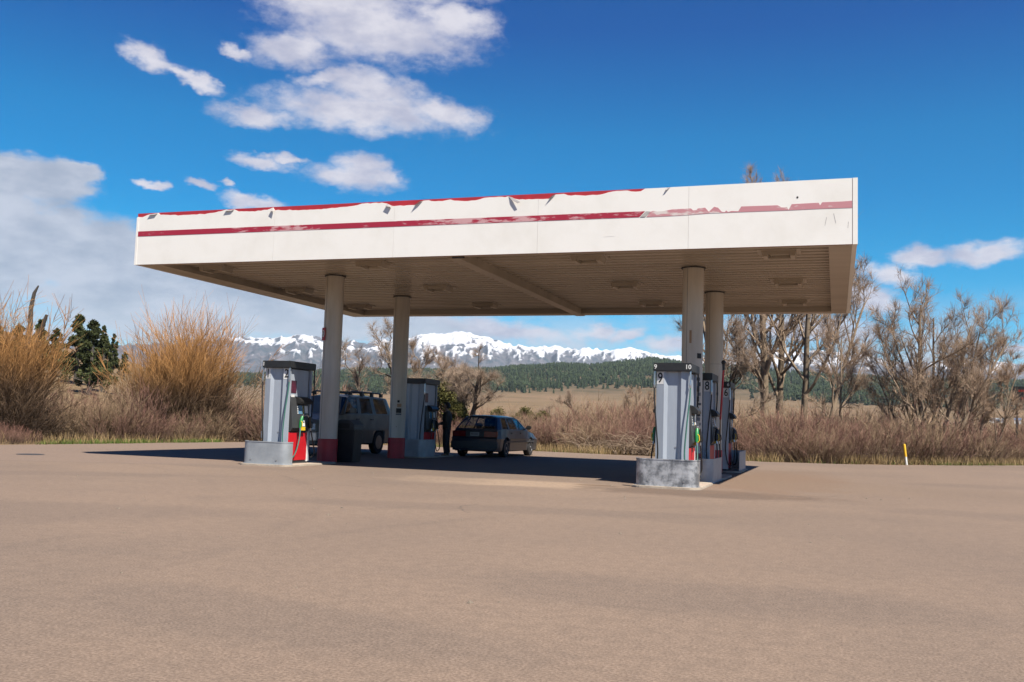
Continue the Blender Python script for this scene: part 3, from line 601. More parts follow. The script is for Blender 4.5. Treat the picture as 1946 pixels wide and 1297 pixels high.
        def note(ang, z, w, h, m, nm='notice'):
            a = R(ang); dx, dy = math.cos(a), math.sin(a); px, py = x+dx*.249, y+dy*.249
            mw = basis((px-CO.x, py-CO.y, z), (-dy, dx, 0), (0, 0, 1)); b = MB(); n = 5; vs = []
            for q in range(n+1):
                t = a + (q/n-.5)*w/.249
                for zz in (z-h/2, z+h/2): vs.append((x+math.cos(t)*.2505, y+math.sin(t)*.2505, zz))
            b.add(vs, [(2*q, 2*q+2, 2*q+3, 2*q+1) for q in range(n)]); cpart(b, nm, m).parent = c
        if i == 1:
            note(-62, 1.72, .07, .07, M['ink']); note(-56, 1.60, .13, .10, M['tan']); note(-58, 1.44, .16, .14, M['ink']); note(-58, 1.33, .17, .05, M['grey']); note(-70, .95, .02, .02, M['ink'])
        if i == 2:
            note(-92, 3.30, .05, .30, M['tan'], 'plaque'); note(-40, 2.86, .13, .12, M['ink'])
            zz = 2.32; rr = random.Random(3)
            for k in range(13): note(-38+rr.uniform(-14, 14), zz, rr.uniform(.05, .13), rr.uniform(.05, .12), M[rr.choice(['ink', 'grey', 'tan', 'ink', 'dgrey'])]); zz -= .115
        if i == 3: note(-60, 2.95, .4, .006, M['grey'], 'band')
build_canopy()

s = empty('column_sign', (-12.834, 22.333, 3.37), R(-33.4), label='small red framed lane sign with a numeral 2 on the column', cat='sign')
MB().box(-.085, .085, -.05, -.03, -.17, .17).build('plate', M['dark_red'], s, bevel=.004)
MB().lathe([(.062, 0), (.062, .004)], 20).build('disc', M['whitep'], s).matrix_local = Matrix.Translation((0, -.051, .01)) @ Matrix.Rotation(R(90), 4, 'X') @ Matrix.Diagonal((1, 1.5, 1, 1))
text_mesh('numeral', '2', .16, M['ink'], s, basis((0, -.058, .01), (1, 0, 0), (0, 0, 1)))
MB().box(-.03, .03, -.03, .05, -.05, .05).build('bracket', M['dgrey'], s)

# ------------------------------------------------------------------ islands and guards
def rounded(x0, x1, y0, y1, r, n=6):
    o = []
    for cx, cy, a0 in ((x1-r, y1-r, 0), (x0+r, y1-r, 90), (x0+r, y0+r, 180), (x1-r, y0+r, 270)):
        o += [(cx+r*math.cos(R(a0+90*k/n)), cy+r*math.sin(R(a0+90*k/n))) for k in range(n+1)]
    return o
def pad(x0, x1, y0, y1, label):
    b = MB().prism(rounded(x0, x1, y0, y1, .25), -.02, .04).build('island_pad', M['concrete'], bevel=.012)
    tag(b, label, 'kerb', group='low concrete pump islands')
pad(-13.43, -12.07, 19.50, 22.05, 'low concrete island pad behind the plain grey guard')
pad(-13.43, -12.07, 27.3, 30.0, 'low concrete island pad under the pump next to the wagon')
pad(-3.84, -2.48, 18.72, 21.05, 'low concrete island pad behind the mottled scuffed guard')
pad(-3.84, -2.48, 22.9, 25.0, 'low concrete island pad below the tall red hose mast')
pad(-3.84, -2.48, 26.98, 29.6, 'low concrete island pad of the pump behind the rear column')
def guard(x, yf, depth, label, m, flip=False, hgt=.53, w=1.24, base=.04):
    """bent sheet-steel U around the end of an island, open at the back"""
    g = empty('pump_guard', (x, yf, base), math.pi if flip else 0, label=label, cat='guard', group='sheet steel guards round the pumps')
    r, h2 = .2, w/2; path = [(-h2, depth)] + [(-h2+r-r*math.cos(R(a)), r-r*math.sin(R(a))) for a in range(0, 91, 15)] + [(h2-r+r*math.sin(R(a)), r-r*math.cos(R(a))) for a in range(0, 91, 15)] + [(h2, depth)]
    def strip(off, z0, z1, nm, mm):
        b = MB(); n = len(path); P = []
        for i, p in enumerate(path):
            a = Vector(path[max(i-1, 0)]); c = Vector(path[min(i+1, n-1)]); d = (c-a).normalized(); nrm = Vector((d.y, -d.x))
            P.append((Vector(p)+nrm*off[0], Vector(p)+nrm*off[1]))
        vs = [(q.x, q.y, z) for o_, i_ in P for q, z in ((o_, z0), (o_, z1), (i_, z1), (i_, z0))]
        fs = [(4*i+k, 4*i+(k+1) % 4, 4*i+4+(k+1) % 4, 4*i+4+k) for i in range(n-1) for k in range(4)] + [(0, 1, 2, 3), (4*n-1, 4*n-2, 4*n-3, 4*n-4)]
        b.add(vs, fs); return b.build(nm, mm, g, smooth=True)
    strip((0, -.015), .012, hgt-.02, 'sheet', m); strip((.008, -.022), hgt-.02, hgt, 'top_rim', m); strip((.022, -.02), 0, .012, 'foot_flange', m)
    for bx in (-.35, .35): MB().lathe([(.016, 0), (.016, .012)], 8).build('bolt', M['metal'], g).matrix_local = Matrix.Translation((bx, 0, .1)) @ Matrix.Rotation(R(90), 4, 'X')
guard(-12.76, 19.62, .26, 'plain grey galvanised guard in front of pumps 1 and 2', M['galv_clean'])
guard(-3.16, 18.86, .28, 'mottled scuffed galvanised guard in front of pump number 9', M['galv'])
guard(-3.16, 21.26, 1.7, 'shaded steel guard around the column before pump number 8', M['galv_clean'], base=0)
guard(-3.16, 29.45, 2.1, 'shaded steel guard wrapped behind pump number 6', M['galv_clean'], flip=True)
guard(-12.76, 27.45, .9, 'shaded steel guard in front of the pump beside the wagon', M['galv_clean'])

# ------------------------------------------------------------------ pumps
def pump(x, y, nums, label, caps=('', ''), nozzle_col='green', hose_front='green_hose', mast=False):
    p = empty('fuel_pump', (x, y, .04), label=label, cat='fuel pump', group='fuel pumps under the canopy')
    D = 1.1
    MB().box(-.30, .30, .03, D-.03, 0, .07).build('plinth', M['dgrey'], p)
    prof = [(-.335, .03), (-.175, 0), (-.105, .06), (.105, .06), (.175, 0), (.335, .03)]
    for nm, s, o in (('front', 1, 0), ('rear', -1, D)):
        pl = [(a, o+s*b) for a, b in prof] + [(.335, o+s*.09), (-.335, o+s*.09)]
        MB().prism(pl, .05, 2.29, 'z').build('end_panel', M['steel'], p)
    MB().box(-.285, .285, .091, D-.091, .071, 2.28).build('core', M['grey'], p)
    for s in (-1, 1):
        sx = lambda a, b: (min(s*a, s*b), max(s*a, s*b))
        low = MB().box(*sx(.287, .328), .092, D-.14, .075, .75).build('lower_panel', M['red'], p, bevel=.006)
        MB().box(*sx(.287, .338), D-.138, D-.092, .04, .78).build('panel_trim', M['whitep'], p)
        MB().box(*sx(.287, .30), .152, D-.152, 1.62, 2.27).build('upper_panel', M['steel'], p)
        MB().box(*sx(.302, .308), .17, .40, 1.70, 2.0).build('poster', M['poster'], p)
        MB().box(*sx(.302, .308), .18, .33, 1.60, 1.66).build('label', M['whitep'], p)
        # slanted console between the panels
        con = MB().prism([(s*.287, .76), (s*.35, .78), (s*.40, .86), (s*.36, 1.18), (s*.33, 1.45), (s*.30, 1.60), (s*.287, 1.60)], .152, D-.152, 'y').build('console', M['dgrey'], p)
        MB().prism([(s*.29, 1.44), (s*.46, 1.44), (s*.47, 1.50), (s*.40, 1.585), (s*.29, 1.61)], .40, D-.16, 'y').build('hood', M['black'], p, bevel=.01)
        Mx = lambda yy, zz, dx=0: (s*(.33+dx), yy, zz)
        def plate(y0, y1, z0, z1, x0, m, nm, par=p, th=.006):
            # follow the console slope
            xa = np.interp(z0, [.86, 1.18, 1.45], [.40, .36, .33]); xb = np.interp(z1, [.86, 1.18, 1.45], [.40, .36, .33])
            b = MB(); vs = [(s*(xa+x0), y0, z0), (s*(xa+x0), y1, z0), (s*(xb+x0), y1, z1), (s*(xb+x0), y0, z1)]
            vs += [(v[0]-s*(th+x0+.004), v[1], v[2]) for v in vs]
            b.add(vs, [(0, 1, 2, 3), (7, 6, 5, 4), (0, 4, 5, 1), (1, 5, 6, 2), (2, 6, 7, 3), (3, 7, 4, 0)]); return b.build(nm, m, par)
        dsp = plate(.46, .66, 1.20, 1.40, .006, M['lcd'], 'display')
        for k in range(4):
            plate(.425, .448, 1.20+k*.052, 1.235+k*.052, .008, M['whitep'], 'button', dsp); plate(.672, .695, 1.20+k*.052, 1.235+k*.052, .008, M['yellow'], 'button', dsp)
        plate(.76, .90, 1.22, 1.40, .008, M['whitep'], 'notice'); plate(.72, .80, 1.0, 1.1, .006, M['grey'], 'card_reader')
        kp = plate(.52, .72, .90, 1.04, .010, M['whitep'], 'keypad')
        for k in range(3): plate(.545+k*.055, .585+k*.055, .985, 1.02, .013, M['ink'], 'key', kp)
        plate(.50, .72, .80, .885, .016, M['yellow'], 'yellow_tray')
        for f, yy in ((1, .46), (-1, .90)):
            nzm = M[nozzle_col] if f == 1 else M['black']
            nz = empty('nozzle', (s*.44, yy, .98)); nz.parent = p
            MB().tube([(0, .06*f, .16), (0, .02*f, .08), (0, 0, -.02), (0, -.02*f, -.12)], [.030, .042, .045, .034], 10).build('grip', nzm, nz, smooth=True)
            MB().tube([(0, .06*f, .15), (-.02*s, .14*f, .20), (-.06*s, .20*f, .17)], [.020, .016, .014], 8).build('spout', M['metal'], nz, smooth=True)
            MB().tube([(0, -.015*f, .06), (s*.05, -.02*f, .02), (s*.06, -.03*f, -.08), (s*.02, -.03*f, -.13)], .010, 6).build('trigger_guard', M['yellow'] if f == 1 else M['black'], nz, smooth=True)
            MB().tube([(0, -.02*f, -.12), (s*.01, -.03*f, -.19)], [.022, .018], 8).build('swivel', M['metal'], nz)
            # hose: swivel, down into a loop, up the pump corner to the cap
            yc = -.03 if f == 1 else D+.03
            ctrl = [(s*.45, yy-.03*f, .80), (s*.47, yy-.10*f, .55), (s*.46, yy-.22*f, .26), (s*.40, (yy+yc)/2-.06*f, .14), (s*.33, yc, .22), (s*.27, yc-.03*f, .60), (s*.31, yc-.045*f, 1.2), (s*.355, yc-.02*f, 1.7), (s*.365, yc, 1.96)]
            pts = []
            for i in range(len(ctrl)-1):
                p0, p1, p2, p3 = [Vector(ctrl[min(max(i+q, 0), len(ctrl)-1)]) for q in (-1, 0, 1, 2)]
                for q in range(6):
                    t = q/6; pts.append(.5*((2*p1) + (p2-p0)*t + (2*p0-5*p1+4*p2-p3)*t*t + (3*p1-p0-3*p2+p3)*t**3))
            pts.append(Vector(ctrl[-1]))
            MB().tube(pts, .016, 7).build('hose', M[hose_front] if (f == 1 and s == 1) else M['rubber'], p, smooth=True)
            MB().tube([(s*.365, yc, 1.95), (s*.365, yc, 2.02), (s*.365, yc, 2.06), (s*.365, yc, 2.16), (s*.36, yc+.01*f, 2.30)], [.016, .026, .018, .018, .018], 8).build('breakaway_coupling', M['metal'] if f == 1 else M['black'], p, smooth=True)
    MB().lathe([(.016, 0), (.016, .008)], 10).build('lock', M['metal'], p).matrix_local = Matrix.Translation((.07, .058, .75)) @ Matrix.Rotation(R(90), 4, 'X')
    cap = MB().box(-.385, .385, -.06, D+.06, 2.29, 2.46).build('cap', M['black'], p, bevel=.012)
    for k in (-1, 1): MB().tube([(k*.2, .1, 2.46), (k*.2, D-.1, 2.46)], .012, 6).build('cap_rail', M['black'], cap)
    W4 = lambda xx, zz, yy=-.0: basis((xx, yy, zz), (1, 0, 0), (0, 0, 1))
    for xx, n_ in zip((-.255, .255), nums):
        if not n_: continue
        # plates sit on the angled outer strips
        sl = Vector((.16, .03*(1 if xx > 0 else -1), 0)).normalized(); nn = Vector((sl.y, -sl.x, 0)); o = Vector((xx, .015, 2.15)) + nn*.003
        b = MB(); u = Vector((0, 0, 1)); q = [o-sl*.072-u*.125, o+sl*.072-u*.125, o+sl*.072+u*.125, o-sl*.072+u*.125]; b.add(q + [v-nn*.002 for v in q], [(0, 1, 2, 3), (7, 6, 5, 4), (0, 4, 5, 1), (1, 5, 6, 2), (2, 6, 7, 3), (3, 7, 4, 0)])
        pl = b.build('number_plate', M['whitep'], p)
        text_mesh('numeral', n_, .285, M['ink'], pl, basis(o+nn*.003, sl, u) @ Matrix.Diagonal((.78, 1, 1, 1)))
    for xx, n_ in zip((-.345, .32), caps):
        if n_: text_mesh('cap_numeral', n_, .13, M['whitep'], cap, W4(xx, 2.375, -.0625))
    if mast:
        MB().tube([(.44, D+.10, .3), (.44, D+.10, 1.40)], .018, 8).build('hose_lower', M['tan'], p)
        MB().tube([(.44, D+.10, 1.38), (.50, D+.12, 2.62)], .026, 8).build('red_sleeve', M['red'], p)
        MB().tube([(.50, D+.12, 2.60), (.50, D+.12, 2.76)], [.03, .034], 8).build('mast_coupling', M['black'], p)
        bm_ = MB().lathe([(.01, -.06), (.045, -.04), (.06, 0), (.045, .04), (.01, .06)], 12).build('mast_ball', M['black'], p, smooth=True); bm_.location = (.50, D+.12, 2.80)
    return p
pump(-12.76, 20.02, ('1', '2'), 'grey steel fuel pump with number plates 1 and 2', ('1', ''))
pump(-12.76, 28.0, ('', ''), 'shaded fuel pump where the person stands filling up', ('', ''), nozzle_col='black', hose_front='rubber')
pump(-3.16, 19.52, ('9', ''), 'grey steel fuel pump with number 9 plate and 10 on its black cap', ('9', '10'))
pump(-3.16, 22.98, ('', '8'), 'shaded fuel pump with number 8 beside the tall red hose mast', ('', ''), nozzle_col='black', hose_front='rubber', mast=True)
pump(-3.16, 27.1, ('', '6'), 'shaded fuel pump with number 6 behind the rear column', ('', '6'), nozzle_col='black', hose_front='rubber')

# waste bin beside the column
wb = empty('waste_bin', (-12.42, 23.12, 0), label='tall black square waste bin beside the red-based column', cat='bin')
MB().prism([(-.25, 0), (.25, 0), (.29, .86), (-.29, .86)], -.25, .25, 'y').build('body', M['black'], wb, bevel=.02)
MB().prism([(-.30, .861), (.30, .861), (.29, 1.0), (.14, 1.13), (-.14, 1.13), (-.29, 1.0)], -.29, .29, 'y').build('lid', M['dgrey'], wb, bevel=.02)
MB().box(-.17, .17, -.296, -.292, .90, 1.03).build('flap', M['black'], wb)
# manhole and marker post
mh = MB().lathe([(.33, .003), (.33, .008), (.30, .008), (.29, .005), (.02, .005)], 28).build('manhole_cover', M['dgrey'], loc=(-19.5, 19.4, 0)); tag(mh, 'round dark manhole cover set in the forecourt', 'manhole cover')
po = empty('marker_post', (2.61, 40.72, -.02), label='leaning yellow and white marker post at the edge of the lot', cat='post')
po.rotation_euler = (R(2), R(-6), 0)
MB().lathe([(.044, -.1), (.044, .34)], 14).build('lower_sleeve', M['whitep'], po, smooth=True)
MB().lathe([(.047, .341), (.047, .80), (.036, .83), (.015, .84)], 14).build('upper_sleeve', M['yellow_post'], po, smooth=True)
# far-off dark price board at the roadside
sg = empty('roadside_sign', (9.75, 59.2, 0), R(-10), label='dark roadside board with two short rows of red lettering', cat='sign')
MB().box(-.55, 1.0, -.10, .10, 3.12, 4.02).build('board', M['black'], sg, bevel=.03)
for x_ in (-.3, .6): MB().box(x_-.06, x_+.06, -.06, .06, -.6, 3.12).build('leg', M['dgrey'], sg)
M['redtxt'] = mat('red_lettering', (.30, .03, .015), .6)
for k in range(4): MB().box(-.20+k*.11, -.12+k*.11, -.108, -.101, 3.72, 3.84).build('letter', M['redtxt'], sg)
for k in range(4): MB().box(-.06+k*.13, .03+k*.13, -.108, -.101, 3.30, 3.42).build('letter', M['redtxt'], sg)
# ------------------------------------------------------------------ vehicles
def car_paint(name, c, c2, rough=.36, coat=.22): return mat(name, c, rough, c2=c2, scale=2.2, detail=6, coat=coat, metal=.2)
M['tyre'] = mat('tyre_rubber', (.012, .012, .012), .8)
M['rim'] = mat('wheel_rim', (.22, .22, .23), .35, metal=.8)
M['lamp_red'] = mat('tail_lamp_red', (.20, .006, .008), .2)
M['cabin'] = mat('cabin_trim', (.03, .03, .032), .8)
M['well'] = mat('wheel_well', (.006, .006, .006), .9)
M['glass_clear'] = glass('window_glass', (.50, .56, .55)); M['glass_dark'] = glass('tinted_glass', (.10, .12, .14))
M['plate'] = mat('number_plate', (.35, .37, .36), .5)
def car(name, loc, rz, S, paint, label, cat):
    """S: rear at y=0, nose at y=L; stations carry y for sill / waist / belt / roof rows, half widths and heights"""
    o = empty(name, loc, rz, label=label, cat=cat)
    st = S['st']; wheels = S['wheels']; wr = S['wr']
    # insert stations round each wheel arch
    ys = sorted(set([s[0] for s in st] + [w+d for w in wheels for d in (-wr-.06, -wr*.98, -wr*.75, -wr*.4, 0, wr*.4, wr*.75, wr*.98, wr+.06)]))
    K = np.array([s[0] for s in st]); col_ = lambda k: np.array([s[k] for s in st])
    def at(y, k): return float(np.interp(y, K, col_(k)))
    rows = []
    for y in ys:
        zs = S['sill']
        for w in wheels:
            d = abs(y-w)
            if d <= wr+.055: zs = max(zs, wr + math.sqrt(max((wr+.055)**2-d*d, 0)) if d < wr+.05 else S['sill'])
        # station columns: 0 y, 1 half width waist, 2 belt z, 3 half width belt, 4 y at belt, 5 roof z, 6 half width roof, 7 y at roof, 8 cabin flag
        wv, bz, wb, yb, rz_, wr_, yr = [at(y, k) for k in range(1, 8)]
        wz = min(.62*S.get('wz', 1), bz-.12); zs = min(zs, bz-.16)
        wz = max(wz, zs+.02)
        rows.append([(wv*.96, y, zs), (wv, y, wz), (wb, yb, bz), (wr_, yr, rz_), (wr_*.55, yr, rz_+S['crown']), (0, yr, rz_+S['crown']*1.15)])
    body = MB(); n = len(rows); panes = []
    def side(sx):
        for i in range(n-1):
            a, b = rows[i], rows[i+1]; ym = (ys[i]+ys[i+1])/2
            for j in range(5):
                q = [a[j], b[j], b[j+1], a[j+1]]
                if (Vector(q[0])-Vector(q[3])).length < 1e-4 and (Vector(q[1])-Vector(q[2])).length < 1e-4: continue
                if j == 2 and any(y0-1e-4 <= ys[i] and ys[i+1] <= y1+1e-4 for y0, y1 in S['cab']): continue     # window band is built below
                body.add([(sx*x, y, z) for x, y, z in q], [(0, 1, 2, 3) if sx > 0 else (3, 2, 1, 0)])
    side(1); side(-1)
    # ends and underbody
    for r, rev in ((rows[0], False), (rows[-1], True)):
        for j in range(5):
            if not rev and j == 2 and S['hatch']: continue
            q = [(-r[j][0], r[j][1], r[j][2]), (r[j][0], r[j][1], r[j][2]), (r[j+1][0], r[j+1][1], r[j+1][2]), (-r[j+1][0], r[j+1][1], r[j+1][2])]
            if j == 4: q = q[:2] + [r[5]]
            body.add(q, [tuple(range(len(q)))[::-1 if rev else 1]])
    # window band: pillars (body) and glass let in a little
    def interp(y, j):
        ks = [r[j] for r in rows]
        return Vector([float(np.interp(y, ys, [k[c] for k in ks])) for c in range(3)])
    glass_i = 0
    for sx in (1, -1):
        for y0, y1 in S['cab']:
            cuts = [c for c in S['windows'] if y0-1e-6 <= c[0] and c[1] <= y1+1e-6]
            edges = sorted(set([y0, y1] + [e for c in cuts for e in c[:2]]))
            for ea, eb in zip(edges[:-1], edges[1:]):
                q = [interp(ea, 2), interp(eb, 2), interp(eb, 3), interp(ea, 3)]; win = next((c for c in cuts if c[0] <= ea and eb <= c[1]), None)
                F = lambda v: (sx*v.x, v.y, v.z)
                if not win: body.add([F(v) for v in q], [(0, 1, 2, 3) if sx > 0 else (3, 2, 1, 0)]); continue
                c = sum(q, Vector())/4; f = .05
                def ins(k):
                    a, b = q[k], q[(k+1) % 4]; return None
                bot, top = .06, .10
                inn = [q[0].lerp(q[3], bot), q[1].lerp(q[2], bot), q[1].lerp(q[2], 1-top), q[0].lerp(q[3], 1-top)]
                e = .06; inn = [inn[0].lerp(inn[1], e), inn[1].lerp(inn[0], e), inn[2].lerp(inn[3], e), inn[3].lerp(inn[2], e)]
                vs = [F(v) for v in q+inn]; fs = [(0, 1, 5, 4), (1, 2, 6, 5), (2, 3, 7, 6), (3, 0, 4, 7)]
                body.add(vs, fs if sx > 0 else [g[::-1] for g in fs])
                gl = MB().add([(v[0]-sx*.012, v[1], v[2]) for v in vs[4:]], [(0, 1, 2, 3)]).build('window', M[win[2]], o)
    def pane(a, b, c, d, m, nm, inset=.06, pull=Vector((0, 0, 0))):
        q = [Vector(v) for v in (a, b, c, d)]; cen = sum(q, Vector())/4
        inn = [v.lerp(cen, inset*2) for v in q]; body.add([tuple(v) for v in q+inn], [(0, 1, 5, 4), (1, 2, 6, 5), (2, 3, 7, 6), (3, 0, 4, 7)])
        return MB().add([tuple(v+pull) for v in inn], [(0, 1, 2, 3)]).build(nm, m, o)
    r0 = rows[0]
    if S['hatch']: pane((-r0[2][0], *r0[2][1:]), r0[2], r0[3], (-r0[3][0], *r0[3][1:]), M[S['hatch']], 'rear_window', .055, Vector((0, .012, -.004)))
    # windscreen between cowl and roof front
    yc, yr = S['screen']; a = interp(yc, 2); b = interp(yr, 3)
    sc_ = [(-a.x*.93, S['cowl'][0], S['cowl'][1]), (a.x*.93, S['cowl'][0], S['cowl'][1]), (b.x*.97, b.y+.01, b.z+.01), (-b.x*.97, b.y+.01, b.z+.01)]
    MB().add([tuple(Vector(v)+Vector((0, .006, .006))) for v in sc_], [(0, 1, 2, 3)]).build('windscreen', M[S['glass_front']], o)
    body.build('body', paint, o, smooth=True)
    MB().box(-S['hw']*.9, S['hw']*.9, .2, S['L']-.2, S['sill']-.03, S['sill']+.05).build('underbody', M['well'], o)
    for w in wheels:
        MB().box(-S['hw']*.9, S['hw']*.9, w-wr-.04, w+wr+.04, .3, wr*2+.03).build('wheel_arch', M['well'], o)
        for sx in (-1, 1):
            wh = empty('wheel', (sx*(S['hw']-.115), w, wr)); wh.parent = o; wh.rotation_euler = (0, R(90), 0)
            MB().lathe([(wr*.62, -.10), (wr*.93, -.105), (wr, -.075), (wr, .075), (wr*.93, .105), (wr*.62, .10)], 28).build('tyre', M['tyre'], wh, smooth=True)
            MB().lathe([(wr*.6, -.107), (wr*.62, .107), (wr*.55, .107), (wr*.5, .085), (wr*.2, .092), (wr*.15, .112), (.01, .112)], 20).build('rim', M['rim'], wh, smooth=True)
    # seats seen through the glass
    for y_, zt in S['seats']:
        for sx in (-1, 1):
            se = MB(); x = sx*S['hw']*.43
            se.box(x-.23, x+.23, y_, y_+.14, .45, zt-.2).build('seat_back', M['cabin'], o, bevel=.04)
            MB().box(x-.12, x+.12, y_+.01, y_+.11, zt-.18, zt).build('headrest', M['cabin'], o, bevel=.03)
    return o, rows, ys

# estate car, tail toward the camera
blue = car_paint('dark_blue_paint', (.006, .015, .034), (.008, .017, .032))
W_ST = [ # y, half width waist, belt z, half width belt, y belt, roof z, half width roof, y roof
 (0.00, .80, .93, .745, .16, 1.335, .575, .62),
 (0.30, .845, .93, .80, .40, 1.345, .60, .74),
 (0.75, .86, .925, .825, .80, 1.355, .605, .95),
 (1.60, .86, .92, .83, 1.62, 1.36, .61, 1.62),
 (2.40, .86, .915, .83, 2.45, 1.35, .605, 2.30),
 (3.05, .86, .90, .825, 3.22, 1.30, .59, 2.66),
 (3.25, .855, .885, .80, 3.30, .905, .74, 3.30),
 (4.05, .84, .80, .76, 4.05, .815, .70, 4.05),
 (4.50, .79, .70, .70, 4.48, .712, .64, 4.47),
 (4.62, .72, .60, .66, 4.60, .612, .60, 4.59)]
wag, rows, ys = car('estate_car', (-11.40, 29.92, 0), 0, dict(st=W_ST, wheels=(.86, 3.58), wr=.305, sill=.22, crown=.05, hw=.855, L=4.62, hatch='glass_clear', glass_front='glass_clear',
    cab=[(0.30, 3.05)], windows=[(.42, 1.10, 'glass_clear'), (1.17, 2.02, 'glass_clear'), (2.09, 2.98, 'glass_clear')], screen=(3.05, 3.05), cowl=(3.24, .905),
    seats=[(1.35, 1.13), (2.25, 1.17)]), blue, 'dark blue estate car parked at the pump with its tailgate facing out', 'car')
MB().prism([(-.05, .30), (.06, .28), (.10, .50), (-.03, .53)], -.83, .83, 'x').build('bumper', M['dgrey'], wag, bevel=.02)
for sx in (-1, 1): MB().box(min(sx*.33, sx*.79), max(sx*.33, sx*.79), .015, .12, .68, .86).build('tail_lamp', M['lamp_red'], wag, bevel=.01)
gp = MB().box(-.32, .32, .03, .13, .67, .87).build('garnish_panel', M['dgrey'], wag)
lp = MB().box(-.16, .16, .018, .029, .70, .83).build('licence_plate', M['plate'], wag)
for k in range(6): MB().box(-.125+k*.043, -.102+k*.043, .0165, .018, .735, .80).build('plate_mark', M['grey'], lp)
MB().box(-.73, .73, .10, .17, .885, .925).build('tailgate_lip', blue, wag, bevel=.008)
for sx in (-1, 1):
    mi = MB().box(sx*.94-.10, sx*.94+.10, 2.93, 3.03, .95, 1.08).build('door_mirror', M['black'], wag, bevel=.03); MB().box(min(sx*.80, sx*.86), max(sx*.80, sx*.86), 2.95, 3.02, .95, .99).build('mirror_arm', M['black'], mi)
    MB().box(min(sx*.862, sx*.874), max(sx*.862, sx*.872), .78, 3.95, .50, .545).build('side_moulding', M['dgrey'], wag)
    for yy in (1.32, 2.30): MB().box(min(sx*.85, sx*.872), max(sx*.85, sx*.872), yy, yy+.16, .80, .83).build('door_handle', M['black'], wag)
    MB().box(min(sx*.36, sx*.62), max(sx*.36, sx*.62), 4.50, 4.61, .53, .60).build('headlamp', M['grey'], wag, bevel=.01)
MB().tube([(-.5, -.02, .22), (-.5, .2, .22)], .03, 10).build('exhaust_pipe', M['metal'], wag)
MB().tube([(.15, 1.3, .90), (.15, 1.32, 1.14)], .02).build('wiper_arm', M['black'], wag)

# big pale off-roader, nose toward the camera
pale = car_paint('pale_pewter_paint', (.17, .16, .138), (.11, .10, .085), .45, .15)
T_ST = [
 (0.00, .93, 1.30, .90, .03, 1.84, .74, .22),
 (0.25, .965, 1.30, .94, .25, 1.87, .76, .36),
 (1.30, .98, 1.30, .955, 1.30, 1.89, .77, 1.30),
 (2.60, .98, 1.29, .955, 2.65, 1.88, .77, 2.50),
 (3.45, .98, 1.27, .95, 3.62, 1.82, .75, 3.05),
 (3.70, .975, 1.25, .93, 3.74, 1.27, .84, 3.74),
 (4.60, .96, 1.17, .90, 4.60, 1.19, .82, 4.60),
 (5.05, .94, 1.08, .87, 5.03, 1.10, .80, 5.02),
 (5.16, .90, .98, .84, 5.14, 1.0, .78, 5.13)]
suv, r2, y2 = car('off_road_car', (-15.58, 30.45, 0), math.pi, dict(st=T_ST, wheels=(1.12, 4.22), wr=.385, sill=.36, crown=.05, hw=.975, L=5.16, hatch='glass_dark', glass_front='glass_dark', wz=1.25,
    cab=[(0.25, 3.45)], windows=[(.40, 1.42, 'glass_dark'), (1.55, 2.45, 'glass_dark'), (2.56, 3.42, 'glass_clear')], screen=(3.45, 3.45), cowl=(3.72, 1.27),
    seats=[(1.5, 1.5), (2.45, 1.55)]), pale, 'large pale pewter off-roader with roof rack facing out behind the columns', 'car')
for sx in (-1, 1):
    MB().tube([(sx*.66, .45, 1.99), (sx*.66, .6, 2.03), (sx*.66, 2.6, 2.03), (sx*.66, 2.85, 1.97)], .028, 8).build('roof_rail', M['black'], suv, smooth=True)
    for yy in (.5, 1.2, 1.9, 2.7): MB().box(sx*.66-.04, sx*.66+.04, yy-.07, yy+.07, 1.90, 2.02).build('rail_foot', M['black'], suv)
    m_ = MB().box(sx*1.10-.11, sx*1.10+.11, 3.22, 3.34, 1.32, 1.50).build('door_mirror', pale, suv, bevel=.03); MB().box(min(sx*.93, sx*1.02), max(sx*.93, sx*1.02), 3.26, 3.31, 1.33, 1.38).build('mirror_arm', M['black'], m_)
    MB().box(min(sx*.975, sx*.99), max(sx*.975, sx*.99), .4, 3.85, .78, .86).build('side_moulding', pale, suv)
    for yy in (1.62, 2.62): MB().box(min(sx*.97, sx*.998), max(sx*.97, sx*.998), yy, yy+.18, 1.12, 1.16).build('door_handle', M['black'], suv)
    MB().box(min(sx*.50, sx*.86), max(sx*.50, sx*.86), 5.09, 5.17, .80, .97).build('headlamp', M['whitep'], suv, bevel=.01)
for yy in (.9, 1.6, 2.3): MB().box(-.66, .66, yy-.03, yy+.03, 2.015, 2.045).build('rack_bar', M['black'], suv)
MB().box(-.48, .48, 5.10, 5.175, .74, .98).build('grille', M['dgrey'], suv)
MB().prism([(5.05, .46), (5.24, .48), (5.24, .70), (5.05, .73)], -.96, .96, 'x').build('bumper', M['metal'], suv, bevel=.02)
MB().prism([(-.12, .46), (.05, .46), (.05, .70), (-.12, .68)], -.95, .95, 'x').build('bumper', M['metal'], suv, bevel=.02)

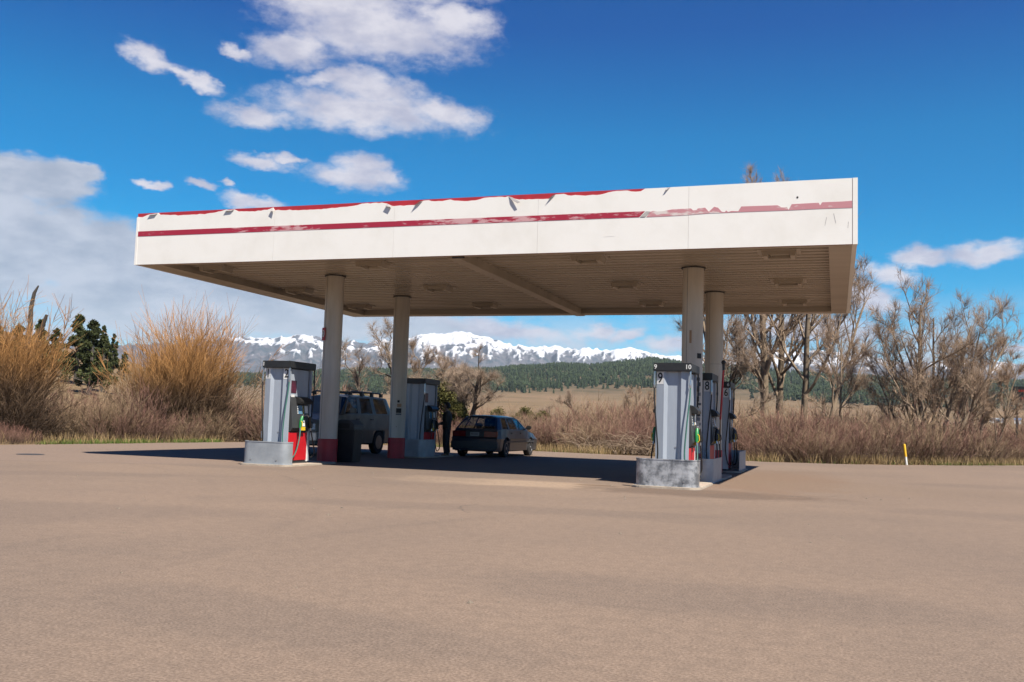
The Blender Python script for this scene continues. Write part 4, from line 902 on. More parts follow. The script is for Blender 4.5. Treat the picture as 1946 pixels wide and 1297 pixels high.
# ------------------------------------------------------------------ person filling up
def skin_mesh(name, verts, edges, radii, m, parent, sub=2, root=0):
    me = bpy.data.meshes.new(name); me.from_pydata(verts, edges, []); ob = bpy.data.objects.new(name, me); col.objects.link(ob)
    ob.modifiers.new('skin', 'SKIN'); ss_ = ob.modifiers.new('sub', 'SUBSURF'); ss_.levels = sub; ss_.render_levels = sub
    if not me.skin_vertices: me.skin_vertices.new()
    for i, r in enumerate(radii):
        sv = me.skin_vertices[0].data[i]; sv.radius = r if isinstance(r, tuple) else (r, r); sv.use_root = (i == root)
    dg = bpy.context.evaluated_depsgraph_get(); nm = bpy.data.meshes.new_from_object(ob.evaluated_get(dg)); bpy.data.objects.remove(ob)
    nm.materials.clear(); nm.materials.append(m); nm.polygons.foreach_set('use_smooth', [True]*len(nm.polygons))
    o = bpy.data.objects.new(name, nm); col.objects.link(o); o.parent = parent; return o
def build_person():
    # local frame: faces -x (toward the pump), y to the right hand side... z up
    p = empty('person', (-12.14, 29.28, 0.0), R(8), label='person in dark jacket and trousers standing at the pump, arms bent', cat='person')
    skin = mat('skin', (.30, .17, .11), .6); jack = mat('dark_jacket', (.022, .020, .018), .85, c2=(.03, .027, .022)); trou = mat('dark_trousers', (.014, .015, .02), .85); hair = mat('dark_hair', (.012, .009, .007), .7); shoe = mat('black_shoes', (.01, .01, .01), .6)
    # one continuous body: pelvis, spine, neck, head, arms, hands, legs
    V = [(0, 0, .93), (0, 0, 1.10), (.01, 0, 1.28), (.015, 0, 1.42), (0, 0, 1.50), (-.02, 0, 1.57), (-.03, 0, 1.66), (-.02, 0, 1.735),
         (.01, -.19, 1.40), (.05, -.25, 1.14), (-.17, -.22, 1.06), (-.24, -.21, 1.05),
         (.01, .19, 1.40), (.06, .25, 1.14), (-.15, .24, 1.10), (-.22, .23, 1.10),
         (0, -.10, .88), (-.02, -.11, .48), (.03, -.11, .09), (-.10, -.12, .04),
         (.01, .10, .88), (.0, .12, .48), (.06, .12, .09), (-.07, .13, .04)]
    E = [(0, 1), (1, 2), (2, 3), (3, 4), (4, 5), (5, 6), (6, 7), (3, 8), (8, 9), (9, 10), (10, 11), (3, 12), (12, 13), (13, 14), (14, 15), (0, 16), (16, 17), (17, 18), (18, 19), (0, 20), (20, 21), (21, 22), (22, 23)]
    Rr = [(.13, .15), (.12, .14), (.13, .17), (.10, .15), .055, .06, (.105, .088), (.085, .075), .06, .046, .036, .03, .06, .046, .036, .03, .095, .06, .042, .04, .095, .06, .042, .04]
    skin_mesh('body', V, E, Rr, skin, p)
    # hands: palm plus five fingers each, closed round the nozzle grip
    for s, (hx, hy, hz) in ((-1, (-.24, -.21, 1.05)), (1, (-.22, .23, 1.10))):
        vs = [(hx, hy, hz), (hx-.07, hy, hz)]; es = [(0, 1)]; rs = [.03, .034]
        for k in range(4):
            b = len(vs); yy = hy + (k-1.5)*.019; l = (.03, .035, .033, .026)[k]
            vs += [(hx-.085, yy, hz+.005), (hx-.085-l, yy, hz-.012), (hx-.085-l*.9, yy, hz-.042)]; es += [(1, b), (b, b+1), (b+1, b+2)]; rs += [.010, .009, .008]
        b = len(vs); vs += [(hx-.03, hy-s*.04, hz+.01), (hx-.065, hy-s*.055, hz-.005)]; es += [(0, b), (b, b+1)]; rs += [.012, .009]
        skin_mesh('hand', vs, es, rs, skin, p, 1)
    skin_mesh('jacket', [(0, 0, .80)] + [V[k] for k in (1, 2, 3, 4, 8, 9, 10, 12, 13, 14)], [(0, 1), (1, 2), (2, 3), (3, 4), (3, 5), (5, 6), (6, 7), (3, 8), (8, 9), (9, 10)], [(.155, .19), (.15, .175), (.165, .205), (.135, .18), .08, .088, .072, .056, .088, .072, .056], jack, p)
    skin_mesh('trousers', [V[k] for k in (0, 16, 17, 18, 20, 21, 22)], [(0, 1), (1, 2), (2, 3), (0, 4), (4, 5), (5, 6)], [(.10, .13), .10, .088, .07, .10, .088, .07], trou, p)
    for a, b in ((18, 19), (22, 23)):
        x, y, z = V[a]; skin_mesh('shoe', [(x+.03, y, .055), (x-.06, y, .05), (x-.16, y, .04)], [(0, 1), (1, 2)], [(.045, .05), (.045, .045), (.035, .03)], shoe, p, 1)
    skin_mesh('hair', [(.035, 0, 1.56), (.03, 0, 1.65), (.0, 0, 1.735), (-.05, 0, 1.755)], [(0, 1), (1, 2), (2, 3)], [(.075, .07), (.105, .10), (.105, .085), (.075, .06)], hair, p, 2)
    for sy in (-1, 1):
        MB().lathe([(.002, -.012), (.010, 0), (.002, .012)], 8).build('ear', skin, p, smooth=True).location = (-.015, sy*.083, 1.64)
        MB().lathe([(.002, -.008), (.008, 0), (.002, .008)], 8).build('eye', M['ink'], p, smooth=True).location = (-.112, sy*.03, 1.655)
    MB().prism([(-.105, 1.66), (-.14, 1.615), (-.105, 1.61)], -.012, .012, 'y').build('nose', skin, p, bevel=.004)
    MB().box(-.115, -.10, -.022, .022, 1.575, 1.585).build('mouth', M['dark_red'], p)
build_person()
# ------------------------------------------------------------------ vegetation
def rot_about(d, ang, phi):
    """tilt unit vector d by ang in a random direction phi"""
    a = Vector((0, 0, 1)) if abs(d.z) < .9 else Vector((1, 0, 0)); u = d.cross(a).normalized(); w = d.cross(u)
    return (d*math.cos(ang) + (u*math.cos(phi) + w*math.sin(phi))*math.sin(ang)).normalized()
def grow(S, rng, p, d, L, r, lev, P):
    n = P['steps'][lev]; w = P['wander'][lev]; up = P['up'][lev]; last = lev == len(P['steps'])-1; rn = rng.random(); tw = lev/(len(P['steps'])-1)
    pts = [p]; dirs = [d]
    for k in range(n):
        d = Vector((d.x+rng.gauss(0, w), d.y+rng.gauss(0, w), d.z+rng.gauss(0, w)+up)).normalized()
        q = p+d*(L/n); r0 = r*(1-.68*k/n); r1 = r*(1-.68*(k+1)/n)
        S.append((*p, *q, max(r0, P['rmin']), max(r1, P['rmin']*.8), tw, tw, rn)); p = q; pts.append(p); dirs.append(d)
    if last: return
    nb = P['kids'][lev]; nb = max(1, int(nb*rng.uniform(.75, 1.25)+.5))
    for k in range(nb):
        f = P['from'][lev] + (1-P['from'][lev])*(k+rng.random())/nb; i = min(int(f*n), n-1); q = pts[i].lerp(pts[i+1], f*n-i)
        a = R(rng.uniform(*P['ang'][lev])); dd = rot_about(dirs[i+1], a, rng.uniform(0, 6.283))
        grow(S, rng, q, dd, L*P['ratio'][lev]*rng.uniform(.7, 1.2)*(1-.45*f), max(r*(1-.68*f)*P['rr'], P['rmin']), lev+1, P)
M['bark'] = attr_mat('cottonwood_bark', [(0, (.24, .185, .13)), (.5, (.28, .21, .15)), (1, (.33, .235, .165))], var=.3)
M['bark_dark'] = attr_mat('dark_bark', [(0, (.11, .085, .065)), (.5, (.20, .155, .115)), (1, (.34, .255, .19))], var=.3)
def bare_tree(name, x, y, stems, P, label, m, seed, group=None, cat='tree'):
    z = float(ground_z(x, y)); t = empty(name, (x, y, z-.15), label=label, cat=cat, group=group); rng = random.Random(seed)
    T, C = [], []
    for (dx, dy, az, tilt, L, r) in stems:
        d = Vector((math.sin(R(az))*math.sin(R(tilt)), math.cos(R(az))*math.sin(R(tilt)), math.cos(R(tilt)))); S = []
        grow(S, rng, Vector((dx, dy, 0)), d, L, r, 0, P); T += S[:P['steps'][0]]; C += S[P['steps'][0]:]
    seg_mesh('trunk', T, m, t); seg_mesh('crown', sprays(C, P.get('spray', 1), seed, P.get('tl', .5)), m, t)
    return t
def sprays(C, k, seed, L):
    """fine end twigs on the outer branches"""
    C = np.asarray(C); Q = np.repeat(C[C[:, 8] > .7], k, 0); n = len(Q); g = np.random.default_rng(seed); D = Q[:, 3:6]-Q[:, :3]; D /= np.maximum(np.linalg.norm(D, axis=1, keepdims=True), 1e-6)
    p = Q[:, :3]+(Q[:, 3:6]-Q[:, :3])*g.random((n, 1)); d = D+g.normal(0, .42, (n, 3)); d[:, 2] += .22; d /= np.linalg.norm(d, axis=1, keepdims=True); l = L*g.uniform(.4, 1.2, (n, 1))
    return np.concatenate([C, np.concatenate([p, p+d*l, np.full((n, 1), .0042), np.full((n, 1), .0025), np.ones((n, 2)), g.random((n, 1))], 1)])
PT = dict(steps=(9, 6, 5, 4, 3), wander=(.035, .10, .12, .15, .18), up=(.03, .10, .09, .07, .04), kids=(13, 6, 5, 4), ang=((22, 50), (20, 48), (20, 48), (18, 45)), ratio=(.44, .50, .5, .55), rr=.55, rmin=.011)
PT['from'] = (.22, .2, .2, .15)
PS = dict(PT, kids=(10, 6, 5, 5), rmin=.010); PS['from'] = (.15, .15, .15, .1)
PG = dict(PT, wander=(.16, .22, .22, .22, .22), up=(.02, .10, .09, .06, .03), kids=(7, 5, 5, 4), ratio=(.5, .52, .5, .5)); PG['from'] = (.35, .25, .2, .1)
def polar(az, r): return r*math.sin(R(az)), r*math.cos(R(az))
# tall cottonwoods behind the canopy's end (azimuth, distance, height, radius, lean az, lean)
tall = [(-5.55, 55, 11, .20, -60, 12, 'slim pale cottonwood leaning out past the rear column', 11),
        (-3.85, 58, 13.5, .32, 0, 3, 'tall thick-trunked cottonwood, stoutest of the bare clump', 12),
        (-3.15, 61, 14, .29, 90, 3, 'tall dark-trunked cottonwood close beside the stoutest one', 13),
        (-1.95, 57, 13.2, .25, 80, 6, 'tall cottonwood whose crown tops the canopy fascia', 14),
        (-.9, 60, 9.8, .18, 70, 11, 'slender cottonwood leaning over the canopy corner', 15),
        (.15, 52, 6.5, .08, 40, 4, 'thin white-stemmed young tree in front of the cottonwoods', 16)]
for az, r, h, rad, la, tl, lab, sd in tall:
    x, y = polar(az, r); bare_tree('cottonwood_tree', x, y, [(0, 0, la, tl, h, rad)], dict(PT, kids=(16, 7, 5, 3)) if h > 12 else dict(PT, kids=(11, 6, 5, 3), rmin=.010), lab, M['bark'], sd, 'bare cottonwoods behind the canopy')
x, y = polar(-6.35, 52); bare_tree('cottonwood_tree', x, y, [(0, 0, -70, 18, 5.5, .16), (.2, 0, 60, 10, 6.5, .13)], PG, 'low crooked dark tree bending beside the rear pumps', M['bark_dark'], 17, 'bare cottonwoods behind the canopy')
# wide many-stemmed tree by the marker post
x, y = polar(4.75, 50); rg = random.Random(2)
bare_tree('many_stemmed_tree', x, y, [(-0.2, 0, -15, 2.46, 7.77, 0.17), (0.3, 0.2, 55, 19.68, 7.11, 0.13), (0, 0.3, -80, 19.68, 6.35, 0.11), (0.5, 0.1, 80, 31.16, 6.69, 0.11), (-0.4, 0.2, -60, 31.16, 5.19, 0.09), (0.2, 0.5, 20, 9.84, 7.36, 0.12), (0.9, 0.3, 85, 9.84, 6.61, 0.1), (-0.1, -0.2, -100, 9.84, 7.03, 0.11), (1.2, 0.2, 80, 19.68, 5.51, 0.08)], dict(PS, kids=(8, 6, 4, 2), spray=1), 'wide bare many-stemmed tree growing behind the yellow post', M['bark'], 21)
x, y = polar(7.2, 55); bare_tree('many_stemmed_tree', x, y, [(0, 0, 60, 8.2, 6.35, 0.11), (0.5, 0, 90, 24.6, 5.19, 0.09), (-0.3, 0, -40, 13.12, 5.68, 0.09)], dict(PS, kids=(8, 5, 5, 4)), 'smaller rounded bare tree to the roadside of the many-stemmed one', M['bark'], 22)
# old gnarled trees seen under the canopy
x, y = polar(-21.3, 60); bare_tree('gnarled_tree', x, y, [(-.3, 0, -60, 7, 4.6, .30), (.35, 0, 65, 8, 4.8, .25), (0, .2, 30, 4, 5.0, .2)], dict(PG, kids=(8, 5, 5, 4)), 'old gnarled bare tree with thick forked trunk behind the dark car', M['bark_dark'], 31)
x, y = polar(-26.0, 62); bare_tree('gnarled_tree', x, y, [(-.3, 0, -70, 14, 6.0, .24), (.3, 0, 60, 16, 6.8, .22)], PG, 'old bare tree with dark spreading limbs seen behind the rear column', M['bark_dark'], 32)
x, y = polar(-24.4, 66); bare_tree('gnarled_tree', x, y, [(0, 0, 70, 24, 6.2, .2), (0, .2, -30, 10, 6.0, .15)], PG, 'pale bare tree leaning over the shaded pump', M['bark'], 33)
x, y = polar(-14.6, 95); bare_tree('gnarled_tree', x, y, [(0, 0, 60, 16, 4.3, .26), (-.3, 0, -60, 24, 4.0, .2)], dict(PG, kids=(6, 5, 5, 4), rmin=.016), 'short bushy bare tree out in the dry meadow', M['bark_dark'], 34)
x, y = polar(-11.2, 88); bare_tree('thin_tree', x, y, [(0, 0, 0, 4, 4.6, .10), (.5, 0, 60, 15, 3.9, .08), (-.6, 0, -60, 15, 3.9, .08)], dict(PS, kids=(7, 5, 4, 3), rmin=.014), 'pale feathery bare sapling clump in the meadow by pump 9', M['bark'], 35)
# dead snag among the left-hand pines
sn = empty('dead_snag', (*polar(-45.6, 75), float(ground_z(*polar(-45.6, 75)))-.3), label='dark broken dead trunk with a hooked tip above the willows', cat='tree')
M['snag'] = mat('dead_wood', (.035, .03, .026), .9, c2=(.09, .075, .06), scale=3)
zb = 75*math.tan(R(6.5)) + 1.2 - sn.location.z
MB().tube([(-.3, 0, 0), (-.25, 0, zb*.5), (-.1, .1, zb*.72), (-.15, .1, zb*.85), (.05, .1, zb*.95), (.38, .1, zb)], [.3, .22, .17, .15, .12, .05], 9).build('trunk', M['snag'], sn, smooth=True)
MB().tube([(-.25, 0, zb*.45), (.5, .1, zb*.62), (1.15, .1, zb*.76), (1.3, .1, zb*.80)], [.2, .17, .13, .1], 8).build('broken_limb', M['bark_dark'], sn, smooth=True)

# ---- willow shrubs: sprays of whippy stems, orange above and grey-brown below
M['willow'] = attr_mat('willow_stems', [(0, (.065, .048, .037)), (.32, (.14, .09, .055)), (.52, (.36, .19, .07)), (1, (.58, .30, .11))], var=.45)
M['thicket'] = attr_mat('red_willow_stems', [(0, (.10, .07, .052)), (.45, (.195, .112, .085)), (1, (.295, .152, .118))], var=.4)
M['thicket_tan'] = attr_mat('tan_brush_stems', [(0, (.13, .095, .065)), (.5, (.27, .19, .12)), (1, (.38, .27, .17))], var=.35)
def whips(rng, n, cx, cy, spread, H, zf, tilt=(4, 42), rr=(.006, .014), steps=5, side=3, t0=0., t1=1., base_r=.5, wob=.10):
    S = []
    for k in range(n):
        a = rng.uniform(0, 6.283); u = math.sqrt(rng.random()); bx, by = cx+math.cos(a)*u*base_r*spread, cy+math.sin(a)*u*base_r*spread; h = H*rng.uniform(.55, 1.05)*(1-.25*u)
        a2 = a+rng.gauss(0, .5); tl = R(tilt[0]+(tilt[1]-tilt[0])*u*rng.uniform(.5, 1.1)); d = Vector((math.cos(a2)*math.sin(tl), math.sin(a2)*math.sin(tl), math.cos(tl)))
        p = Vector((bx, by, zf)); r = rng.uniform(*rr); rn = rng.random(); pts = [p]
        for q in range(steps):
            d = Vector((d.x+rng.gauss(0, wob), d.y+rng.gauss(0, wob), d.z+.03)).normalized(); e = p+d*(h/steps); ta, tb = [t0+(t1-t0)*min(1, (v.z-zf)/H) for v in (p, e)]
            S.append((*p, *e, r*(1-.15*q), r*(1-.15*(q+1)), ta, tb, rn)); p = e; pts.append(p)
            if q >= 1:
                for _ in range(side):
                    dd = rot_about(d, R(rng.uniform(10, 38)), rng.uniform(0, 6.283)); dd.z = abs(dd.z); l = h*rng.uniform(.10, .24); f = p.lerp(pts[-2], rng.random()); g = f+dd*l
                    tc_ = t0+(t1-t0)*min(1, (g.z-zf)/H); S.append((*f, *g, r*.55, r*.3, ta, tc_, rng.random()))
    return S
def willow(x, y, spread, H, n, seed, label):
    """several plumes of forked whips, each of its own height and lean, over a dark tangle"""
    z = float(ground_z(x, y)); w = empty('willow_shrub', (x, y, z-.1), label=label, cat='shrub', group='orange-twigged willow shrubs at the lot edge'); rng = random.Random(seed); S = []
    for k in range(9):
        a = rng.uniform(0, 6.283); u = math.sqrt(rng.random()); hh = H*rng.uniform(.55, 1.0) if k else H
        S += whips(rng, n//9, math.cos(a)*spread*u, math.sin(a)*spread*u, .62, hh, 0, (1, 22), (.007, .019), 7, 6, 0, hh/H, .8, .12)
    S += whips(rng, n//7, 0, 0, spread*1.2, H*.72, 0, (14, 58), (.007, .016), 7, 5, 0, .7, .7, .2)
    seg_mesh('stems', S, M['willow'], w)
    S = whips(rng, n//2, 0, 0, spread*1.2, H*.42, 0, (10, 74), (.008, .018), 5, 4, 0, .36, .85, .2); seg_mesh('undergrowth', S, M['willow'], w)
willow(*polar(-46.4, 40.5), 1.25, 5.9, 420, 41, 'big orange willow shrub with dark base below the dead snag')
willow(*polar(-48.4, 41.5), 1.3, 6.3, 260, 42, 'tall orange willow shrub behind the snag willow, running out of view')
willow(*polar(-38.7, 45.5), 1.3, 5.9, 380, 43, 'broad golden-orange willow shrub opposite the canopy corner')
willow(*polar(-36.9, 46.5), 1.25, 7.1, 380, 44, 'tallest plume-topped orange willow shrub behind pump 1')

def edge_pts(n, rng, lo, hi):
    """random points along the outside of the lot's far edge, lo..hi metres beyond it"""
    E = LOT[2:18]; seg = [(Vector((*a, 0)), Vector((*b, 0))) for a, b in zip(E[:-1], E[1:])]; ln = [(b-a).length for a, b in seg]; tot = sum(ln); out = []
    for _ in range(n):
        t = rng.uniform(0, tot); k = 0
        while t > ln[k] and k < len(ln)-1: t -= ln[k]; k += 1
        a, b = seg[k]; d = (b-a).normalized(); nrm = Vector((-d.y, d.x, 0)); out.append(a+d*t+nrm*rng.uniform(lo, hi))
    return out
def instancer(name, pts, scales, protos, m, seed):
    """one object: a cloud of points, each growing one of a few shrub meshes (geometry nodes)"""
    pc = bpy.data.collections.new(name+'_kinds')
    for q in protos: pc.objects.link(q); col.objects.unlink(q)
    me = bpy.data.meshes.new(name); me.from_pydata([tuple(p) for p in pts], [], []); a = me.attributes.new('size', 'FLOAT', 'POINT'); a.data.foreach_set('value', scales)
    o = bpy.data.objects.new(name, me); col.objects.link(o); ng = bpy.data.node_groups.new(name, 'GeometryNodeTree'); ng.interface.new_socket('Geometry', in_out='INPUT', socket_type='NodeSocketGeometry'); ng.interface.new_socket('Geometry', in_out='OUTPUT', socket_type='NodeSocketGeometry')
    N = ng.nodes.new; L = ng.links.new; gi, go = N('NodeGroupInput'), N('NodeGroupOutput'); ip = N('GeometryNodeInstanceOnPoints'); ci = N('GeometryNodeCollectionInfo'); ci.inputs['Collection'].default_value = pc; ci.inputs['Separate Children'].default_value = True; ci.inputs['Reset Children'].default_value = True
    ip.inputs['Pick Instance'].default_value = True; ri = N('FunctionNodeRandomValue'); ri.data_type = 'INT'; ri.inputs[5].default_value = len(protos)-1; ri.inputs['Seed'].default_value = seed
    rr = N('FunctionNodeRandomValue'); rr.data_type = 'FLOAT_VECTOR'; rr.inputs[0].default_value = (-.08, -.08, 0); rr.inputs[1].default_value = (.08, .08, 6.283)
    sz = N('GeometryNodeInputNamedAttribute'); sz.data_type = 'FLOAT'; sz.inputs['Name'].default_value = 'size'
    L(gi.outputs[0], ip.inputs['Points']); L(ci.outputs[0], ip.inputs['Instance']); L(ri.outputs[2], ip.inputs['Instance Index']); L(rr.outputs[0], ip.inputs['Rotation']); L(sz.outputs[0], ip.inputs['Scale']); L(ip.outputs[0], go.inputs[0])
    md = o.modifiers.new('scatter', 'NODES'); md.node_group = ng; return o
def build_thicket():
    rng = random.Random(61); protos = []
    for k in range(7): protos.append(seg_mesh('red_willow_kind', whips(rng, (130, 90, 60)[k % 3], 0, 0, 1.5, 2.0*(1, .8, 1.15)[k % 3], -.05, (3, 50), (.005, .012), 5, 4, 0, 1, .8, .16), M['thicket'] if k < 5 else M['thicket_tan']))
    P, Z = [], []
    for c in edge_pts(520, rng, 1.6, 10) + edge_pts(460, rng, 8, 36) + [q for q in edge_pts(420, rng, 30, 80) if q.x > -.13*q.y or (q.x > -.5*q.y and rng.random() < .35)]:
        az = math.degrees(math.atan2(c.x, c.y))
        if az > 16: continue
        n_ = float(vnoise(np.array(c.x/4.), np.array(c.y/4.), 6)); r = math.hypot(c.x, c.y); left = az < -33
        if n_ < .22: continue
        s = (.30+1.15*n_)*rng.uniform(.75, 1.15)*(1.18 if az > -8 else 1.22)*(.9 if left else 1)*min(1, .6+max(0, r-39)*.06)
        if r > 48 and az > -8: s *= 1.0
        P.append((c.x, c.y, float(ground_z(c.x, c.y)))); Z.append(s)
    o = instancer('willow_thicket', P, Z, protos, M['thicket'], 3); tag(o, 'low purplish-red bare willow thicket along the far edge of the lot', 'brush', kind='stuff')
    S = []
    # tangled straw-coloured dead stems near the car
    for k in range(260):
        x = rng.uniform(-10.5, -5.5); y = 40.0+rng.uniform(0, 1.6); a = rng.uniform(0, 6.28); p = Vector((x, y, .0)); d = Vector((math.cos(a)*.6, math.sin(a)*.3, rng.uniform(.5, 1))).normalized(); rn = rng.random(); L = rng.uniform(.8, 1.9)
        for q in range(6):
            e = p+d*(L/6); e.z = max(e.z, .02); S.append((*p, *e, .013*(1-.1*q), .013*(1-.1*(q+1)), .5, .6, rn)); p = e; d = Vector((d.x*1.1+rng.gauss(0, .08), d.y+rng.gauss(0, .08), d.z-.28)).normalized()
    o = seg_mesh('fallen_stems', S, M['bark']); tag(o, 'tangle of arching dry stems at the lot edge beyond the dark car', 'brush', kind='stuff')
build_thicket()

def blades(name, P, H, Wd, m, lean=.35, seed=1):
    rng = np.random.default_rng(seed); n = len(P); P = np.asarray(P); a = rng.uniform(0, 6.283, n); h = H*rng.uniform(.45, 1.15, n); w = Wd*rng.uniform(.6, 1.3, n); l = rng.normal(0, lean, (n, 2))*h[:, None]
    c = np.stack([np.cos(a)*w, np.sin(a)*w, np.zeros(n)], -1); V = np.stack([P-c, P+c, P+np.stack([l[:, 0], l[:, 1], h], -1)], 1).reshape(-1, 3)
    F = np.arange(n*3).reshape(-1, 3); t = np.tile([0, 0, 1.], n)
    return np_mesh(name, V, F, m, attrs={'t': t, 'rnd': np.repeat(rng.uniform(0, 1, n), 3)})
def build_grass():
    rng = random.Random(9)
    def pts(n, lo, hi, f):
        o = []
        for c in edge_pts(n, rng, lo, hi):
            g = f(math.degrees(math.atan2(c.x, c.y)), float(vnoise(np.array(c.x/1.7), np.array(c.y/1.7), 13)))
            if rng.random() < g: o.append((c.x, c.y, float(ground_z(c.x, c.y))+.0))
        return o
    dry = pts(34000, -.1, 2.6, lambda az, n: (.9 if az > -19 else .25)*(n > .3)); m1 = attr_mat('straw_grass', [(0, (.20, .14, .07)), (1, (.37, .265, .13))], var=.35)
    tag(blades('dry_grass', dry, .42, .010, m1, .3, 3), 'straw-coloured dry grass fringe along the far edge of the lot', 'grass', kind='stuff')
    grn = pts(30000, -.25, 1.3, lambda az, n: (.95 if az < -30 else .55 if az > -2 else .15)*(n > .35)); m2 = attr_mat('green_grass', [(0, (.05, .075, .015)), (1, (.11, .16, .03))], var=.35)
    tag(blades('green_grass', grn, .20, .011, m2, .45, 4), 'short fresh green grass strip where the asphalt ends', 'grass', kind='stuff')
build_grass()

# ---- evergreens: crowns of many small leaf clumps
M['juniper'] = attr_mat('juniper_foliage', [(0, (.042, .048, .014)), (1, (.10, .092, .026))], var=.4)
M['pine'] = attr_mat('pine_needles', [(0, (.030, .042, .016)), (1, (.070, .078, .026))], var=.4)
def clump_mesh(name, C, rad, per, size, m, parent, seed, up=.3):
    rng = np.random.default_rng(seed); C = np.asarray(C); n = len(C)*per; c = np.repeat(C[:, :3], per, 0); rr = np.repeat(np.asarray(rad), per); v = rng.normal(0, 1, (n, 3)); v /= np.linalg.norm(v, axis=1, keepdims=True); p = c+v*(rr*rng.uniform(.2, 1, n)**.5)[:, None]
    d1 = rng.normal(0, 1, (n, 3)); d1[:, 2] += up; d1 /= np.linalg.norm(d1, axis=1, keepdims=True); d2 = np.cross(d1, rng.normal(0, 1, (n, 3))); d2 /= np.maximum(np.linalg.norm(d2, axis=1, keepdims=True), 1e-6); s = size*rng.uniform(.6, 1.4, (n, 1))
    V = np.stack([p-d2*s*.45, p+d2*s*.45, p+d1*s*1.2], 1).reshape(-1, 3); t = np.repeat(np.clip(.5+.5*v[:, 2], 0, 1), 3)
    return np_mesh(name, V, np.arange(n*3).reshape(-1, 3), m, parent, {'t': t, 'rnd': np.repeat(rng.uniform(0, 1, n), 3)})
def evergreen(name, x, y, H, W_, label, m, seed, shape='round', group=None, cat='tree'):
    z = float(ground_z(x, y)); t = empty(name, (x, y, z-.1), label=label, cat=cat, group=group); rng = random.Random(seed); C, rad = [], []
    n = 46 if shape == 'round' else 60
    for k in range(n):
        f = (k+rng.random())/n; a = rng.uniform(0, 6.283)
        if shape == 'round': zz = H*(.12+.8*f); w = W_*.5*math.sin(math.pi*min(1, .18+.80*f))**.7
        else: zz = H*(.16+.82*f); w = W_*.5*(1-f)**.75*(.75+.5*rng.random())+.05*W_
        u = math.sqrt(rng.random())*.9; C.append((math.cos(a)*w*u, math.sin(a)*w*u, zz)); rad.append((.16 if shape == 'round' else .10)*W_*rng.uniform(.7, 1.3)*(1 if shape == 'round' else (1.25-.7*f)))
    MB().tube([(0, 0, 0), (.02*W_, 0, H*.5), (0, .01, H*.9)], [.035*H, .022*H, .006*H], 7).build('trunk', M['snag'], t, smooth=True)
    S = []
    for c in C[::2]: S.append((0, 0, max(.1, c[2]-.15*H*rng.random()), *c, .010*H, .004*H, .3, .6, rng.random()))
    seg_mesh('limbs', S, M['snag'], t)
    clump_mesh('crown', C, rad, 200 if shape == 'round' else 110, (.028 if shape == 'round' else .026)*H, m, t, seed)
    return t
for az, r, h, w, lab, sd in [(-19.5, 72, 2.6, 2.3, 'olive juniper bush, first of the four beyond the dark car', 1), (-18.7, 70, 2.0, 2.0, 'low dark juniper bush wedged between two rounder ones', 2),
                             (-17.9, 72, 2.75, 2.6, 'rounded golden-green juniper bush, broadest in the meadow', 3), (-16.85, 70, 2.5, 1.7, 'pointed juniper bush at the meadow end of the row', 4),
                             (-22.5, 66, 4.3, 3.0, 'dark green juniper tree between the person and the gnarled tree', 5), (-21.9, 60, 2.7, 2.0, 'yellow-green juniper bush just behind the person', 6),
                             (-27.6, 78, 3.4, 3.0, 'olive bush showing above the off-roader roof rack', 7), (-29.0, 84, 3.3, 3.4, 'tawny bush beside the front column above the off-roader', 8)]:
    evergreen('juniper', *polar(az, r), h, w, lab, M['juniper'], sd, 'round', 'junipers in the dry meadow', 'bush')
pines = [(-42.5, 150, 10.5, 6.0, 'broadest dense dark pine on the slope between the two willows'), (-43.2, 168, 11.0, 5.5, 'dense pine leaning into the broadest one on the slope'), (-41.9, 158, 8.6, 5.0, 'shorter bushy pine on the open side of the broadest one'),
         (-41.4, 235, 9.0, 3.6, 'slim upright pine on the shoulder of the slope'), (-41.95, 300, 9.5, 4.2, 'open-crowned pine on the ridge above the broadest one'), (-40.8, 235, 5.6, 3.2, 'lone small pine at the foot of the shoulder'),
         (-46.1, 112, 8.4, 4.4, 'dark pine standing directly behind the dead snag'), (-45.1, 175, 9.0, 5.5, 'pine rising over the middle of the snag willow'), (-44.3, 180, 8.0, 5.0, 'pine at the thin end of the snag willow'),
         (-47.2, 150, 8.5, 5.5, 'pine at the outer edge of the hill by the tall willow'), (-39.2, 220, 7.5, 5.0, 'pine showing through the golden willow'), (-38.6, 230, 6.0, 4.5, 'small pine behind the golden willow plumes')]
for k, (az, r, h, w, lab) in enumerate(pines): evergreen('pine_tree', *polar(az, r), h*1.02, w*.92, lab, M['pine'], 90+k, 'cone', 'pines on the hillside')

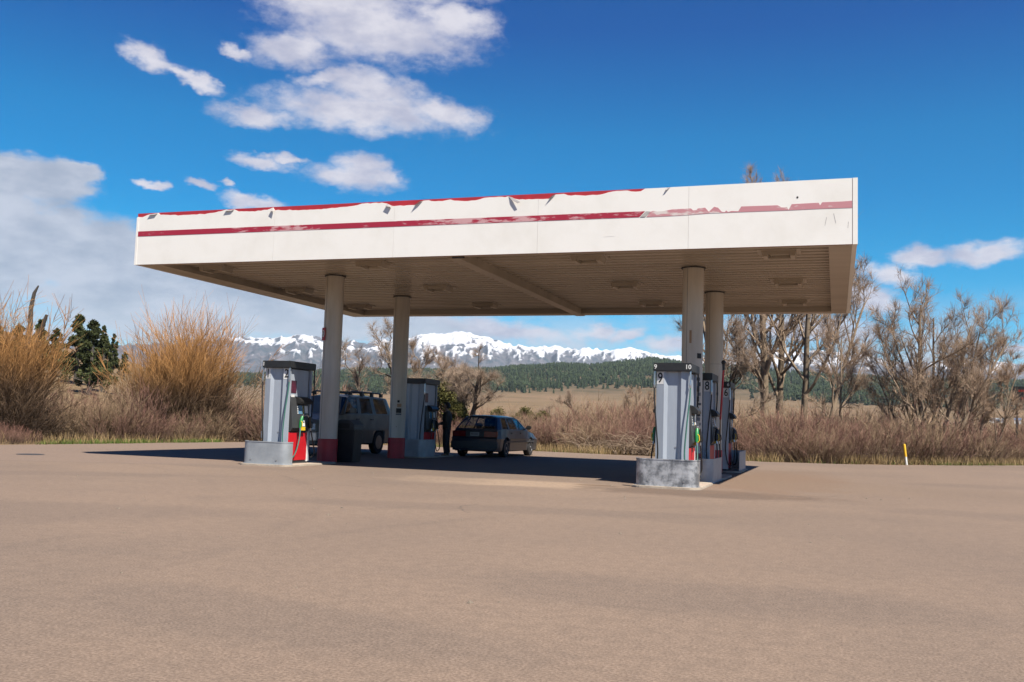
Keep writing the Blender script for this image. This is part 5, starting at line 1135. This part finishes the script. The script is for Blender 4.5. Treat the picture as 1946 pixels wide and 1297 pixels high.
# ---- far farm sheds across the valley
def shed(az, r, w, h, label, wall, roof):
    x, y = polar(az, r); s_ = empty('farm_shed', (x, y, float(ground_z(x, y))-.3), R(-az), label=label, cat='shed'); d = w*.5
    MB().box(-w/2, w/2, -d/2, d/2, 0, h).build('wall', wall, s_)
    MB().prism([(-d*.58, h), (d*.58, h), (d*.58, h+.15), (0, h*1.45), (-d*.58, h+.15)], -w*.52, w*.52, 'x').build('roof', roof, s_)
    MB().box(-w*.12, w*.12, -d/2-.08, -d/2-.01, 0, h*.8).build('door', M['dgrey'], s_)
shed(8.15, 640, 8.5, 2.4, 'long low pale shed far across the valley', M['white'], M['galv_clean'])
shed(9.1, 620, 3.6, 2.6, 'small blue-roofed shed beside the long pale one', M['white'], mat('blue_roof', (.12, .2, .36), .5))
# ---- small things on the ground
def build_pebbles():
    rng = random.Random(12); b = MB()
    for k in range(90):
        x, y = rng.uniform(-13, 3), rng.uniform(5.5, 20)
        r = rng.choice([.008, .012, .012, .018, .03]); n = 6
        vs = [(x+r*rng.uniform(.7, 1.2)*math.cos(q*1.047), y+r*rng.uniform(.7, 1.2)*math.sin(q*1.047), .0005) for q in range(n)] + [(x, y, r*.7)]; b.add(vs, [(q, (q+1) % n, n) for q in range(n)])
    tag(b.build('pebbles', mat('pebble', (.09, .07, .055), .9, c2=(.2, .16, .12), scale=40)), 'scattered small dark stones on the forecourt', 'stones', kind='stuff')
build_pebbles()
# ------------------------------------------------------------------ haze: one closed box of thin air round everything
hz = bpy.data.materials.new('thin_haze'); hz.use_nodes = True; hz.node_tree.nodes.clear()
_v = hz.node_tree.nodes.new('ShaderNodeVolumePrincipled'); _o = hz.node_tree.nodes.new('ShaderNodeOutputMaterial'); hz.node_tree.links.new(_v.outputs[0], _o.inputs['Volume'])
_v.inputs['Color'].default_value = (.58, .78, 1, 1); _v.inputs['Density'].default_value = 2.9e-5; _v.inputs['Anisotropy'].default_value = .1
_zmin = min((o.matrix_world @ Vector(c)).z for o in bpy.data.objects if o.name in ('ground', 'mountains', 'asphalt_lot') for c in o.bound_box)
_zmax = max((o.matrix_world @ Vector(c)).z for o in bpy.data.objects if o.name in ('ground', 'mountains') for c in o.bound_box)
tag(MB().box(-14000, 14000, -14000, 14000, _zmin-1, _zmax+30).build('haze', hz), 'thin pale blue air haze over the valley', 'haze', kind='stuff')
sc.cycles.volume_bounces = 0
